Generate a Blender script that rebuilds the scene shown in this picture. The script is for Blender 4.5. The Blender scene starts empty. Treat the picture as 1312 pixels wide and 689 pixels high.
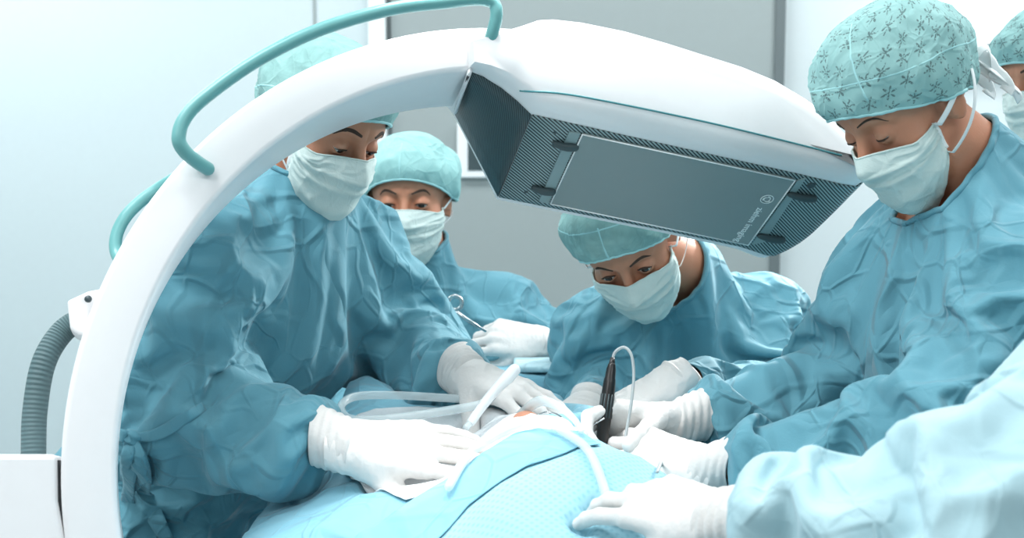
import bpy, bmesh, math, random, zlib
import numpy as np
from mathutils import Vector, Matrix

SC = bpy.context.scene
COL = SC.collection
A = lambda *v: np.array(v, float)

# ------------------------------------------------------------------ camera frame
FPX, CX, CY = 1500.0, 656.0, 344.5          # focal length and centre in pixels of the 1312 x 689 frame
CAMP = A(0, 0, 1.5)
PITCH = math.radians(-6)
FW = A(0, math.cos(PITCH), math.sin(PITCH))
UPV = A(0, -math.sin(PITCH), math.cos(PITCH))
RT = A(1, 0, 0)

def U(px, py, d):
    """point of the room seen at a pixel of the photograph, d metres away along the view"""
    return CAMP + d * FW + (px - CX) / FPX * d * RT - (py - CY) / FPX * d * UPV

def unit(v):
    v = np.asarray(v, float)
    return v / (np.linalg.norm(v) + 1e-12)

# ------------------------------------------------------------------ objects
def world_loc(o):
    l = A(0, 0, 0)
    while o is not None:
        l = l + np.array(o.location)
        o = o.parent
    return l

def mk(name, verts, faces, mat, parent=None, loc=None, smooth=True, uvs=None, mats=None, fmat=None):
    """one mesh object out of world-space vertices"""
    verts = np.asarray(verts, float)
    base = world_loc(parent) if parent is not None else A(0, 0, 0)
    if loc is not None:
        base = np.asarray(loc, float)
    me = bpy.data.meshes.new(name)
    me.from_pydata((verts - base).tolist(), [], [list(map(int, f)) for f in faces])
    for m in (mats or [mat]):
        me.materials.append(m)
    if fmat is not None:
        me.polygons.foreach_set('material_index', np.asarray(fmat, dtype=np.int32))
    if uvs is not None:
        lay = me.uv_layers.new(name='UVMap')
        li = np.zeros(len(me.loops), dtype=np.int32)
        me.loops.foreach_get('vertex_index', li)
        lay.data.foreach_set('uv', np.asarray(uvs, float)[li].ravel())
    if smooth:
        me.polygons.foreach_set('use_smooth', [True] * len(me.polygons))
    me.update()
    o = bpy.data.objects.new(name, me)
    COL.objects.link(o)
    if parent is not None:
        o.parent = parent
    if loc is not None:
        o.location = base - (world_loc(parent) if parent is not None else 0)
    return o

def tag(o, label=None, cat=None, group=None, kind=None):
    if label: o['label'] = label
    if cat: o['category'] = cat
    if group: o['group'] = group
    if kind: o['kind'] = kind
    return o

def empty(name, loc):
    o = bpy.data.objects.new(name, None)
    COL.objects.link(o)
    o.location = loc
    return o

def mod(o, kind, **kw):
    m = o.modifiers.new(kind.title(), kind)
    for k, v in kw.items():
        setattr(m, k, v)
    return m

class MB:
    """collects shapes into one mesh"""
    def __init__(self): self.v = []; self.f = []
    def add(self, v, f):
        b = len(self.v)
        self.v.extend([tuple(map(float, p)) for p in v])
        self.f.extend([tuple(int(i) + b for i in q) for q in f])
        return self
    def build(self, name, mat, parent=None, **kw):
        return mk(name, self.v, self.f, mat, parent, **kw)

def box(lo, hi):
    x0, y0, z0 = lo; x1, y1, z1 = hi
    v = [(x0,y0,z0),(x1,y0,z0),(x1,y1,z0),(x0,y1,z0),(x0,y0,z1),(x1,y0,z1),(x1,y1,z1),(x0,y1,z1)]
    f = [(3,2,1,0),(4,5,6,7),(0,1,5,4),(1,2,6,5),(2,3,7,6),(3,0,4,7)]
    return v, f

def spline(pts, n):
    """Catmull-Rom through points, n samples"""
    P = np.asarray(pts, float)
    if len(P) == 2:
        t = np.linspace(0, 1, n)[:, None]
        return P[0] * (1 - t) + P[1] * t
    Q = np.vstack([2 * P[0] - P[1], P, 2 * P[-1] - P[-2]])
    s = np.linspace(0, len(P) - 1 - 1e-9, n)
    i = s.astype(int); t = (s - i)[:, None]
    p0, p1, p2, p3 = Q[i], Q[i + 1], Q[i + 2], Q[i + 3]
    return 0.5 * (2 * p1 + (p2 - p0) * t + (2 * p0 - 5 * p1 + 4 * p2 - p3) * t**2 + (3 * p1 - p0 - 3 * p2 + p3) * t**3)

def frames(P):
    """parallel-transport frames along a polyline"""
    T = np.gradient(P, axis=0)
    T /= np.linalg.norm(T, axis=1)[:, None] + 1e-12
    n = np.cross(T[0], A(0.31, 0.2, 0.93)); n = unit(n)
    N = []
    for t in T:
        n = unit(n - t * (n @ t)); N.append(n)
    N = np.array(N)
    return T, N, np.cross(T, N)

def tube(P, r, sides=12, cap=True, flat=1.0, nrm=None):
    """swept tube; r scalar or per point; flat squeezes it across nrm (a ribbon)"""
    P = np.asarray(P, float)
    r = np.broadcast_to(np.asarray(r, float), (len(P),))
    T, N, B = frames(P)
    if nrm is not None:
        N = np.asarray(nrm, float)
        N = N - T * np.sum(N * T, 1)[:, None]
        N /= np.linalg.norm(N, axis=1)[:, None] + 1e-12
        B = np.cross(T, N)
    a = np.linspace(0, 2 * math.pi, sides, endpoint=False)
    V = (P[:, None] + r[:, None, None] * (np.cos(a)[None, :, None] * flat * N[:, None] + np.sin(a)[None, :, None] * B[:, None])).reshape(-1, 3)
    F = []
    for i in range(len(P) - 1):
        for k in range(sides):
            k2 = (k + 1) % sides
            F.append((i * sides + k, i * sides + k2, (i + 1) * sides + k2, (i + 1) * sides + k))
    if cap:
        F.append(tuple(range(sides))[::-1])
        F.append(tuple((len(P) - 1) * sides + k for k in range(sides)))
    return V, F

def round_ends(P, r, k=5):
    """adds points so that a tube ends in a half dome: returns path, radii"""
    P = np.asarray(P, float); r = np.broadcast_to(np.asarray(r, float), (len(P),)).copy()
    def dome(p, d, rr):
        a = np.linspace(0, math.pi / 2 * 0.97, k + 1)[1:]
        return [p + d * rr * math.sin(x) for x in a], [rr * math.cos(x) for x in a]
    d0 = unit(P[0] - P[1]); d1 = unit(P[-1] - P[-2])
    a0, b0 = dome(P[0], d0, r[0]); a1, b1 = dome(P[-1], d1, r[-1])
    return np.vstack([a0[::-1], P, a1]), np.concatenate([b0[::-1], r, b1])

# ------------------------------------------------------------------ noise
class Noise:
    """smooth wandering values: a sum of sines with random directions"""
    def __init__(self, seed, freq, n=10, spread=0.6):
        g = np.random.default_rng(seed)
        d = g.normal(size=(n, 3)); d /= np.linalg.norm(d, axis=1)[:, None]
        self.k = d * freq * (1 + spread * g.uniform(-1, 1, n))[:, None] * 2 * math.pi
        self.p = g.uniform(0, 2 * math.pi, n)
        self.n = n
    def __call__(self, p):
        return np.sin(p @ self.k.T + self.p).sum(1) / math.sqrt(self.n * 0.5)

# ------------------------------------------------------------------ signed distances
def smin(a, b, k):
    h = np.clip(0.5 + 0.5 * (b - a) / k, 0, 1)
    return b * (1 - h) + a * h - k * h * (1 - h)
def smax(a, b, k): return -smin(-a, -b, k)
def s_ball(p, c, r): return np.linalg.norm(p - c, axis=-1) - r
def s_ell(p, c, r, R=None):
    q = p - np.asarray(c, float)
    if R is not None: q = q @ R          # columns of R are the axes
    r = np.asarray(r, float)
    k0 = np.linalg.norm(q / r, axis=-1); k1 = np.linalg.norm(q / r**2, axis=-1) + 1e-9
    return k0 * (k0 - 1) / k1
def s_cap(p, a, b, ra, rb):
    a = np.asarray(a, float); b = np.asarray(b, float)
    ab = b - a
    t = np.clip(((p - a) @ ab) / (ab @ ab + 1e-12), 0, 1)
    return np.linalg.norm(p - a - t[..., None] * ab, axis=-1) - (ra + (rb - ra) * t)
def s_ecap(p, a, b, ra, rb, W, sq):
    """tapered capsule, flattened: distances along the unit vector W are divided by sq first"""
    a = np.asarray(a, float); b = np.asarray(b, float)
    W = np.asarray(W, float)
    S = lambda q: q + (q @ W)[..., None] * W * (1 / sq - 1)
    return s_cap(S(p - a), A(0, 0, 0), S((b - a)[None])[0], ra, rb) * min(1, sq)

def surface_nets(fn, lo, hi, h):
    """quad mesh of fn = 0 on a grid of step h"""
    lo = np.asarray(lo, float); hi = np.asarray(hi, float)
    n = np.maximum(np.ceil((hi - lo) / h).astype(int) + 1, 3)
    ax = [lo[i] + np.arange(n[i]) * h for i in range(3)]
    D = np.empty(n)
    for i in range(n[0]):                                    # slab by slab
        Y, Z = np.meshgrid(ax[1], ax[2], indexing='ij')
        P = np.stack([np.full(Y.shape, ax[0][i]), Y, Z], -1).reshape(-1, 3)
        D[i] = fn(P).reshape(n[1], n[2])
    S = D < 0
    c = n - 1
    acc = np.zeros((*c, 3)); cnt = np.zeros(c)
    off = [(i, j, k) for i in (0, 1) for j in (0, 1) for k in (0, 1)]
    sl = lambda o: tuple(slice(o[i], o[i] + c[i]) for i in range(3))
    for a_ in off:
        for d in range(3):
            if a_[d] == 0:
                b_ = list(a_); b_[d] = 1
                da, db = D[sl(a_)], D[sl(b_)]
                cr = (da < 0) != (db < 0)
                t = np.where(cr, da / np.where(cr, da - db, 1), 0)
                for e in range(3):
                    acc[..., e] += np.where(cr, a_[e] + (t if e == d else 0), 0)
                cnt += cr
    act = cnt > 0
    idx = -np.ones(c, int); idx[act] = np.arange(act.sum())
    ii = np.argwhere(act)
    V = lo + (ii + acc[act] / cnt[act][:, None]) * h
    F = []
    for d in range(3):
        e, f = (d + 1) % 3, (d + 2) % 3
        s0 = [slice(1, n[i] - 1) for i in range(3)]; s1 = list(s0)
        s0[d] = slice(0, n[d] - 1); s1[d] = slice(1, n[d])
        a_, b_ = S[tuple(s0)], S[tuple(s1)]
        w = np.argwhere(a_ != b_)
        st = A(1, 1, 1).astype(int); st[d] = 0
        g = w + st
        fl = a_[tuple(w.T)]
        ue = np.zeros(3, int); ue[e] = 1
        uf = np.zeros(3, int); uf[f] = 1
        q = np.stack([idx[tuple((g - ue - uf).T)], idx[tuple((g - uf).T)], idx[tuple(g.T)], idx[tuple((g - ue).T)]], 1)
        q[~fl] = q[~fl][:, ::-1]
        F.append(q)
    F = np.vstack(F)
    return V, F[(F >= 0).all(1)]

def edges_of(F):
    F = np.asarray(F)
    m = F.shape[1]
    E = np.vstack([F[:, [i, (i + 1) % m]] for i in range(m)])
    return np.unique(np.sort(E, 1), axis=0)

def relax(V, F, n=3, lam=0.5, keep=None):
    E = edges_of(F)
    deg = np.bincount(E.ravel(), minlength=len(V)).astype(float)[:, None]
    V = V.copy()
    for _ in range(n):
        s = np.zeros_like(V)
        for c in range(3):
            s[:, c] = np.bincount(E[:, 0], V[E[:, 1], c], len(V)) + np.bincount(E[:, 1], V[E[:, 0], c], len(V))
        W = V + lam * (s / np.maximum(deg, 1) - V)
        if keep is not None: W[keep] = V[keep]
        V = W
    return V

def vnormals(V, F):
    F = np.asarray(F)
    n = np.cross(V[F[:, 2]] - V[F[:, 0]], V[F[:, 3 if F.shape[1] > 3 else 2]] - V[F[:, 1]])
    N = np.zeros_like(V)
    for k in range(F.shape[1]):
        for c in range(3):
            N[:, c] += np.bincount(F[:, k], n[:, c], len(V))
    return N / (np.linalg.norm(N, axis=1)[:, None] + 1e-12)

def compact(V, F):
    used = np.unique(F)
    m = -np.ones(len(V), int); m[used] = np.arange(len(used))
    return V[used], m[F], used

def subdiv(V, F):
    """one smooth quad subdivision (Catmull-Clark, open edges kept)"""
    V = np.asarray(V); F = np.asarray(F)
    nv, nf = len(V), len(F)
    fc = V[F].mean(1)
    H = np.vstack([F[:, [i, (i + 1) % 4]] for i in range(4)])
    hs = np.sort(H, 1)
    E, inv, cnt = np.unique(hs, axis=0, return_inverse=True, return_counts=True)
    inv = inv.ravel()
    em = V[E].mean(1)
    fsum = np.zeros((len(E), 3))
    fid = np.tile(np.arange(nf), 4)
    for c in range(3): fsum[:, c] = np.bincount(inv, fc[fid, c], len(E))
    ep = np.where((cnt == 2)[:, None], (em * 2 + fsum) / 4, em)
    val = np.bincount(E.ravel(), minlength=nv).astype(float)
    eavg = np.zeros((nv, 3)); favg = np.zeros((nv, 3))
    for c in range(3):
        eavg[:, c] = np.bincount(E[:, 0], em[:, c], nv) + np.bincount(E[:, 1], em[:, c], nv)
        favg[:, c] = np.bincount(F.ravel(), np.repeat(fc[:, c], 4), nv)
    nfv = np.bincount(F.ravel(), minlength=nv).astype(float)
    eavg /= np.maximum(val, 1)[:, None]; favg /= np.maximum(nfv, 1)[:, None]
    vp = (favg + 2 * eavg + (val[:, None] - 3) * V) / np.maximum(val, 1)[:, None]
    bd = np.zeros(nv, bool); be = E[cnt == 1]; bd[be.ravel()] = True
    bs = np.zeros((nv, 3)); bn = np.bincount(be.ravel(), minlength=nv)
    bm = em[cnt == 1]
    for c in range(3): bs[:, c] = np.bincount(be[:, 0], bm[:, c], nv) + np.bincount(be[:, 1], bm[:, c], nv)
    vp[bd] = (V[bd] * 0.5 + bs[bd] / np.maximum(bn[bd], 1)[:, None] * 0.5)
    ei = inv.reshape(4, nf).T + nv                      # edge i -> i+1 of each face
    ci = np.arange(nf) + nv + len(E)
    NF = np.vstack([np.stack([F[:, i], ei[:, i], ci, ei[:, (i - 1) % 4]], 1) for i in range(4)])
    return np.vstack([vp, ep, fc]), NF

# ------------------------------------------------------------------ cloth
def colour_edges(E, nv, seed=0):
    """splits edges into batches in which no vertex appears twice"""
    out = []
    E = np.asarray(E); left = np.arange(len(E))
    g = np.random.default_rng(seed)
    while len(left):
        L = left[g.permutation(len(left))]
        pr = np.arange(len(L))
        best = np.full(nv, len(L) + 1)
        np.minimum.at(best, E[L, 0], pr); np.minimum.at(best, E[L, 1], pr)
        ok = (best[E[L, 0]] == pr) & (best[E[L, 1]] == pr)
        out.append(L[ok]); left = L[~ok]
        if len(out) > 60: break
    return out

def cloth(V, F, collide, pins, excess=1.1, steps=60, iters=6, grav=0.5, bend=0.15, seed=0, jitter=0.004, damp=0.9, hold=0.0, exc_fn=None):
    """settles a loose cloth round a body: rest lengths are excess x the drawn lengths, so it buckles into folds"""
    nv = len(V); F = np.asarray(F)
    E = edges_of(F)
    D = np.vstack([F[:, [0, 2]], F[:, [1, 3]]])
    H = np.vstack([F[:, [i, (i + 1) % 4]] for i in range(4)])
    opp = np.vstack([F[:, [(i + 2) % 4, (i + 3) % 4]] for i in range(4)])
    key = np.sort(H, 1); k1 = key[:, 0].astype(np.int64) * nv + key[:, 1]
    o = np.argsort(k1, kind='stable'); ks = k1[o]
    same = np.nonzero(ks[1:] == ks[:-1])[0]
    i0, i1 = o[same], o[same + 1]
    # vertices facing each other across an edge
    a0 = H[i0, 0]
    B1 = np.stack([opp[i0, 1], np.where(H[i1, 0] == a0, opp[i1, 1], opp[i1, 0])], 1)
    B2 = np.stack([opp[i0, 0], np.where(H[i1, 0] == a0, opp[i1, 0], opp[i1, 1])], 1)
    B = np.vstack([B1, B2]); B = np.unique(np.sort(B[B[:, 0] != B[:, 1]], 1), axis=0)
    C = np.vstack([E, D, B])
    stiff = np.concatenate([np.full(len(E), 0.95), np.full(len(D), 0.45), np.full(len(B), bend)])
    ex = np.full(nv, excess) if exc_fn is None else exc_fn(V)
    L0 = np.linalg.norm(V[C[:, 0]] - V[C[:, 1]], axis=1) * 0.5 * (ex[C[:, 0]] + ex[C[:, 1]])
    w = np.ones(nv); w[pins] = 0
    batches = []
    for b in colour_edges(C, nv, seed):
        i, j = C[b, 0], C[b, 1]
        ws = w[i] + w[j]
        m = ws > 0
        b, i, j, ws = b[m], i[m], j[m], ws[m]
        batches.append((i, j, L0[b], (stiff[b] * w[i] / ws)[:, None], (stiff[b] * w[j] / ws)[:, None]))
    g = np.random.default_rng(seed + 5)
    X = V.copy()
    nz = [Noise(seed + 11 + c, 6.0, 8) for c in range(3)]
    X += np.stack([q(V) for q in nz], 1) * jitter * w[:, None]
    X0 = V.copy(); vel = np.zeros_like(X); dt = 0.02
    for s in range(steps):
        vel[:, 2] -= 9.8 * grav * dt * w
        P = X + vel * dt
        for it in range(iters):
            for i, j, l, wi, wj in batches:
                d = P[j] - P[i]
                n = np.sqrt((d * d).sum(1)) + 1e-9
                q = d * ((n - l) / n)[:, None]
                P[i] += wi * q; P[j] -= wj * q
            if it % 3 == 2: P = collide(P)
        if hold: P += (X0 - P) * hold * w[:, None]
        P = collide(P)
        P[pins] = X0[pins]
        vel = (P - X) / dt * damp
        sp = np.linalg.norm(vel, axis=1)[:, None]
        vel *= np.minimum(1, 0.5 / (sp + 1e-9))
        X = P
    return X

def push_out(fn, gap):
    """collision with a signed distance"""
    def f(P):
        d = fn(P)
        m = d < gap
        if m.any():
            Q = P[m]; e = 0.002
            g = np.stack([fn(Q + A(*( (e,0,0),(0,e,0),(0,0,e) )[c])) - d[m] for c in range(3)], 1)
            g /= np.linalg.norm(g, axis=1)[:, None] + 1e-9
            P = P.copy(); P[m] = Q + g * (gap - d[m])[:, None]
        return P
    return f
# ------------------------------------------------------------------ materials
def lin(r, g, b):
    f = lambda c: (c / 255 / 12.92) if c / 255 <= 0.04045 else ((c / 255 + 0.055) / 1.055) ** 2.4
    return (f(r), f(g), f(b), 1.0)

class NT:
    def __init__(self, name):
        self.m = bpy.data.materials.new(name); self.m.use_nodes = True
        self.t = self.m.node_tree; self.n = self.t.nodes; self.l = self.t.links
        self.b = self.n['Principled BSDF']
    def add(self, kind, **kw):
        o = self.n.new(kind)
        for k, v in kw.items():
            if k in o.inputs.keys() if isinstance(k, str) and not hasattr(o, k) else False: o.inputs[k].default_value = v
            else: setattr(o, k, v)
        return o
    def link(self, a, b): self.l.new(a, b)
    def math(self, op, a, b=None, c=None):
        o = self.n.new('ShaderNodeMath'); o.operation = op
        for i, v in enumerate((a, b, c)):
            if v is None: continue
            if isinstance(v, (int, float)): o.inputs[i].default_value = v
            else: self.link(v, o.inputs[i])
        return o.outputs[0]
    def mix(self, fac, a, b):
        o = self.n.new('ShaderNodeMix'); o.data_type = 'RGBA'
        for i, v in ((0, fac), (6, a), (7, b)):
            if isinstance(v, (int, float, tuple)): o.inputs[i].default_value = v
            else: self.link(v, o.inputs[i])
        return o.outputs[2]
    def noise(self, scale, detail=3, rough=0.5, vec=None, dist=0.0):
        o = self.n.new('ShaderNodeTexNoise')
        o.inputs['Scale'].default_value = scale; o.inputs['Detail'].default_value = detail
        o.inputs['Roughness'].default_value = rough; o.inputs['Distortion'].default_value = dist
        if vec is not None: self.link(vec, o.inputs['Vector'])
        return o.outputs['Fac']
    def coord(self, which='Object'):
        return self.n.new('ShaderNodeTexCoord').outputs[which]
    def bump(self, h, strength=0.3, dist=0.01, prev=None):
        o = self.n.new('ShaderNodeBump'); o.inputs['Strength'].default_value = strength; o.inputs['Distance'].default_value = dist
        self.link(h, o.inputs['Height'])
        if prev is not None: self.link(prev, o.inputs['Normal'])
        return o.outputs[0]
    def ramp(self, fac, stops):
        o = self.n.new('ShaderNodeValToRGB'); e = o.color_ramp.elements
        while len(e) < len(stops): e.new(0.5)
        for i, (p, c) in enumerate(stops): e[i].position = p; e[i].color = c
        self.link(fac, o.inputs[0]); return o.outputs[0]
    def set(self, **kw):
        for k, v in kw.items():
            i = self.b.inputs[k.replace('_', ' ')]
            if isinstance(v, (int, float, tuple)): i.default_value = v
            else: self.link(v, i)
        return self

def plain(name, col, rough=0.5, spec=0.5, metal=0.0, bump=None, **kw):
    t = NT(name)
    c = t.coord()
    f = t.noise(bump[0] if bump else 40, 3, 0.6, c)
    a = tuple(min(1, x * 0.96) for x in col[:3]) + (1,)
    t.set(Base_Color=t.mix(f, a, col), Roughness=rough, Metallic=metal, **kw)
    t.b.inputs['Specular IOR Level'].default_value = spec
    if bump: t.set(Normal=t.bump(f, bump[1], bump[2]))
    return t.m

def crumple_height(t, c, s):
    """sharp paper-like creases: folded noise and the ridges between cells"""
    wv = t.n.new('ShaderNodeTexNoise'); wv.inputs['Scale'].default_value = 5 * s
    t.link(c, wv.inputs['Vector'])
    va = t.n.new('ShaderNodeVectorMath'); va.operation = 'MULTIPLY_ADD'
    t.link(wv.outputs['Color'], va.inputs[0]); va.inputs[1].default_value = (0.12 / s,) * 3; t.link(c, va.inputs[2])
    h = None
    for sc, k in ((4.5, 1.3), (9, 0.8), (18, 0.35)):
        v = t.n.new('ShaderNodeTexVoronoi'); v.feature = 'DISTANCE_TO_EDGE'
        v.inputs['Scale'].default_value = sc * s
        st = t.n.new('ShaderNodeVectorMath'); st.operation = 'MULTIPLY_ADD'    # each layer its own stretch and place
        t.link(va.outputs[0], st.inputs[0]); st.inputs[1].default_value = {4.5: (1.3, 1.0, 0.6), 9: (0.8, 1.1, 1.2), 18: (1.2, 0.9, 0.8)}[sc]; st.inputs[2].default_value = (sc, 2 * sc, 0.3)
        t.link(st.outputs[0], v.inputs['Vector'])
        rg = t.n.new('ShaderNodeMapRange'); rg.interpolation_type = 'SMOOTHSTEP'
        rg.inputs['From Min'].default_value = 0.0; rg.inputs['From Max'].default_value = 0.085; rg.inputs['To Min'].default_value = 1.0; rg.inputs['To Max'].default_value = 0.0
        t.link(v.outputs['Distance'], rg.inputs['Value'])
        mk_ = t.n.new('ShaderNodeMapRange'); mk_.inputs['From Min'].default_value = 0.40; mk_.inputs['From Max'].default_value = 0.58
        t.link(t.noise(sc * 0.55 * s, 2, 0.5, st.outputs[0]), mk_.inputs['Value'])
        f = t.n.new('ShaderNodeTexVoronoi'); f.inputs['Scale'].default_value = sc * s; t.link(st.outputs[0], f.inputs['Vector'])
        x = t.math('ADD', t.math('MULTIPLY', t.math('MULTIPLY', rg.outputs[0], mk_.outputs[0]), 0.55 * k), t.math('MULTIPLY', f.outputs['Distance'], 0.8 * k))
        h = x if h is None else t.math('ADD', h, x)
    return h

def cloth_mat(name, col, s=1.0, strength=0.35, rough=0.75, mottle=0.08, transl=0.0):
    t = NT(name)
    c = t.coord()
    n = t.noise(7 * s, 4, 0.6, c)
    fine = t.noise(420, 2, 0.6, c)
    a = tuple(x * (1 - mottle) for x in col[:3]) + (1,)
    b = tuple(min(1, x * (1 + mottle)) for x in col[:3]) + (1,)
    h = crumple_height(t, c, s)
    bm = t.bump(h, strength, 0.017)
    bm = t.bump(fine, 0.12, 0.002, bm)
    t.set(Base_Color=t.mix(n, a, b), Roughness=rough, Normal=bm)
    t.b.inputs['Specular IOR Level'].default_value = 0.3
    t.b.inputs['Sheen Weight'].default_value = 0.15
    return t.m

M = {}
def make_materials():
    M['gown'] = cloth_mat('gown nonwoven blue', lin(97, 154, 170), 1.0, 0.6)
    M['gown_lit_pale'] = cloth_mat('gown blue lightened as lit', lin(176, 209, 217), 1.0, 0.55)  # blue lightened in colour as lamplight on the near sleeve; towel shares it
    M['drape'] = cloth_mat('drape blue', lin(128, 184, 202), 0.8, 0.5)
    M['binding'] = plain('gown binding', lin(70, 140, 168), 0.8)
    # skin
    def skin(nm, c):
        t = NT(nm); co = t.coord()
        f = t.noise(30, 5, 0.6, co); g = t.noise(260, 2, 0.6, co)
        r = (min(1, c[0] * 1.06), c[1] * 0.90, c[2] * 0.86, 1)
        t.set(Base_Color=t.mix(f, c, r), Roughness=0.5, Normal=t.bump(g, 0.15, 0.002))
        t.b.inputs['Subsurface Weight'].default_value = 0.12
        t.b.inputs['Subsurface Radius'].default_value = (0.01, 0.004, 0.002)
        return t.m
    M['skin'] = skin('skin', lin(190, 136, 108))
    M['skin_dark'] = skin('skin tanned', lin(176, 122, 96))
    M['hair'] = plain('brow hair', lin(64, 46, 36), 0.8)
    M['sclera'] = plain('eye white', lin(205, 205, 202), 0.25)
    M['iris'] = plain('eye iris', lin(46, 34, 28), 0.2)
    M['glove'] = plain('latex glove', lin(232, 229, 226), 0.5, 0.4, bump=(45, 0.35, 0.006))
    M['glove_cuff'] = plain('latex glove cuff', lin(222, 219, 216), 0.5, 0.4, bump=(70, 0.3, 0.006))
    # mask
    t = NT('mask paper'); c = t.coord()
    f = t.noise(60, 4, 0.6, c); g = t.noise(500, 2, 0.5, c)
    t.set(Base_Color=t.mix(f, lin(196, 214, 210), lin(214, 228, 224)), Roughness=0.85, Normal=t.bump(g, 0.2, 0.002, t.bump(crumple_height(t, c, 2.0), 0.18, 0.01)))
    M['mask'] = t.m
    M['strap'] = plain('mask strap', lin(238, 242, 242), 0.8)
    # caps
    def cap_mat(nm, base, dark, stars, sc=40.0):
        t = NT(nm); c = t.coord()
        f = t.noise(22, 5, 0.65, c, 0.6)
        col = t.mix(t.math('MULTIPLY', f, 0.9), base, dark)
        if stars:
            v = t.n.new('ShaderNodeTexVoronoi'); v.voronoi_dimensions = '2D'; v.inputs['Scale'].default_value = sc
            v.inputs['Randomness'].default_value = 0.35
            t.link(t.coord('UV'), v.inputs['Vector'])
            sub = t.n.new('ShaderNodeVectorMath'); sub.operation = 'SUBTRACT'
            t.link(t.coord('UV'), sub.inputs[0]); t.link(v.outputs['Position'], sub.inputs[1])
            sp = t.n.new('ShaderNodeSeparateXYZ'); t.link(sub.outputs[0], sp.inputs[0])
            ang = t.math('ARCTAN2', sp.outputs[1], sp.outputs[0])
            rad = t.math('MULTIPLY', t.math('SQRT', t.math('ADD', t.math('MULTIPLY', sp.outputs[0], sp.outputs[0]), t.math('MULTIPLY', sp.outputs[1], sp.outputs[1]))), sc)
            pet = t.math('POWER', t.math('ABSOLUTE', t.math('COSINE', t.math('MULTIPLY', ang, 3.0))), 2.6)
            lim = t.math('ADD', t.math('MULTIPLY', pet, 0.34), 0.06)
            ins = t.math('LESS_THAN', rad, lim)
            # dotted petals
            dn = t.math('GREATER_THAN', t.noise(420, 1, 0.5, c), 0.46)
            mk_ = t.math('MULTIPLY', t.math('MULTIPLY', ins, dn), 0.75)
            col = t.mix(mk_, col, lin(62, 82, 84))
        t.set(Base_Color=col, Roughness=0.85, Normal=t.bump(crumple_height(t, c, 2.2), 0.3, 0.01))
        return t.m
    M['cap_star'] = cap_mat('cap with star print', lin(158, 200, 198), lin(122, 168, 168), True)
    M['cap_plain'] = cap_mat('cap plain teal', lin(176, 222, 220), lin(112, 168, 168), False)
    M['cap_sheer'] = cap_mat('cap sheer over hair', lin(166, 214, 210), lin(76, 110, 112), False)
    M['piping'] = plain('cap piping', lin(168, 218, 220), 0.8)
    # the imaging arch
    M['white'] = plain('white lacquer', lin(240, 240, 241), 0.35, 0.5)
    M['white_edge'] = plain('white edge', lin(232, 234, 236), 0.4)
    M['teal_rail'] = plain('teal rail', lin(108, 170, 170), 0.35, 0.5)
    M['teal_line'] = plain('teal line', lin(70, 140, 146), 0.5)
    M['grey_dark'] = plain('dark plastic', lin(60, 76, 80), 0.45)
    M['gap'] = plain('dark gap', lin(40, 44, 48), 0.6)
    def carbon(nm, a, b, n_, thr):
        t = NT(nm)
        uv = t.coord('UV')
        sp = t.n.new('ShaderNodeSeparateXYZ'); t.link(uv, sp.inputs[0])
        w = t.math('FRACT', t.math('MULTIPLY', t.math('ADD', sp.outputs[0], t.math('MULTIPLY', sp.outputs[1], thr)), n_))
        k = t.math('PINGPONG', w, 0.5)
        k = t.math('MULTIPLY', k, 2.0)
        col = t.ramp(k, [(0.35, b), (0.62, a)])
        t.set(Base_Color=col, Roughness=0.38)
        t.set(Normal=t.bump(k, 0.2, 0.002))
        return t.m
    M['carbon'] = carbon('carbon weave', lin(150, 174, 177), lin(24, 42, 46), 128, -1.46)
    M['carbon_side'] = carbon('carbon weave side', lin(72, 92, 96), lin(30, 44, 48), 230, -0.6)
    M['panel'] = plain('detector panel', lin(138, 152, 152), 0.4)
    M['panel_edge'] = plain('detector panel edge', lin(250, 252, 252), 0.4)
    M['panel_bar'] = plain('latch bar', lin(140, 162, 164), 0.45)
    M['logo'] = plain('logo print', lin(245, 250, 250), 0.5)
    # hose with a fine rib
    t = NT('ribbed hose'); c = t.coord('UV')
    sp = t.n.new('ShaderNodeSeparateXYZ'); t.link(c, sp.inputs[0])
    k = t.math('MULTIPLY', t.math('PINGPONG', t.math('MULTIPLY', sp.outputs[1], 60), 0.5), 2)
    t.set(Base_Color=t.mix(k, lin(70, 96, 100), lin(88, 116, 120)), Roughness=0.6, Normal=t.bump(k, 0.4, 0.004))
    M['hose'] = t.m
    # tools
    M['black'] = plain('black handpiece', lin(30, 28, 28), 0.3)
    M['cable'] = plain('grey cable', lin(176, 184, 186), 0.45)
    M['steel'] = plain('steel', lin(190, 196, 198), 0.25, metal=1.0)
    t = NT('clear tubing'); c = t.coord()
    t.set(Base_Color=lin(226, 240, 243), Roughness=0.18, Alpha=0.45)
    t.b.inputs['Specular IOR Level'].default_value = 0.6
    M['clear'] = t.m
    M['suction'] = plain('milky plastic', lin(232, 238, 240), 0.3)
    M['gauze'] = plain('white gauze', lin(240, 244, 246), 0.9, 0.2, bump=(300, 0.4, 0.004))
    # embossed sheet
    t = NT('embossed drape'); c = t.coord('UV')
    v = t.n.new('ShaderNodeTexVoronoi'); v.voronoi_dimensions = '2D'; v.inputs['Scale'].default_value = 130; v.inputs['Randomness'].default_value = 0.0
    mp = t.n.new('ShaderNodeMapping'); mp.inputs['Rotation'].default_value = (0, 0, math.radians(45)); t.link(c, mp.inputs[0]); t.link(mp.outputs[0], v.inputs['Vector'])
    dd = t.math('SMOOTH_MIN', v.outputs['Distance'], 0.4, 0.1)
    t.set(Base_Color=t.mix(t.math('MULTIPLY', dd, 2.0), lin(130, 188, 205), lin(160, 206, 220)), Roughness=0.8, Normal=t.bump(dd, 0.5, 0.003))
    M['emboss'] = t.m
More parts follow.
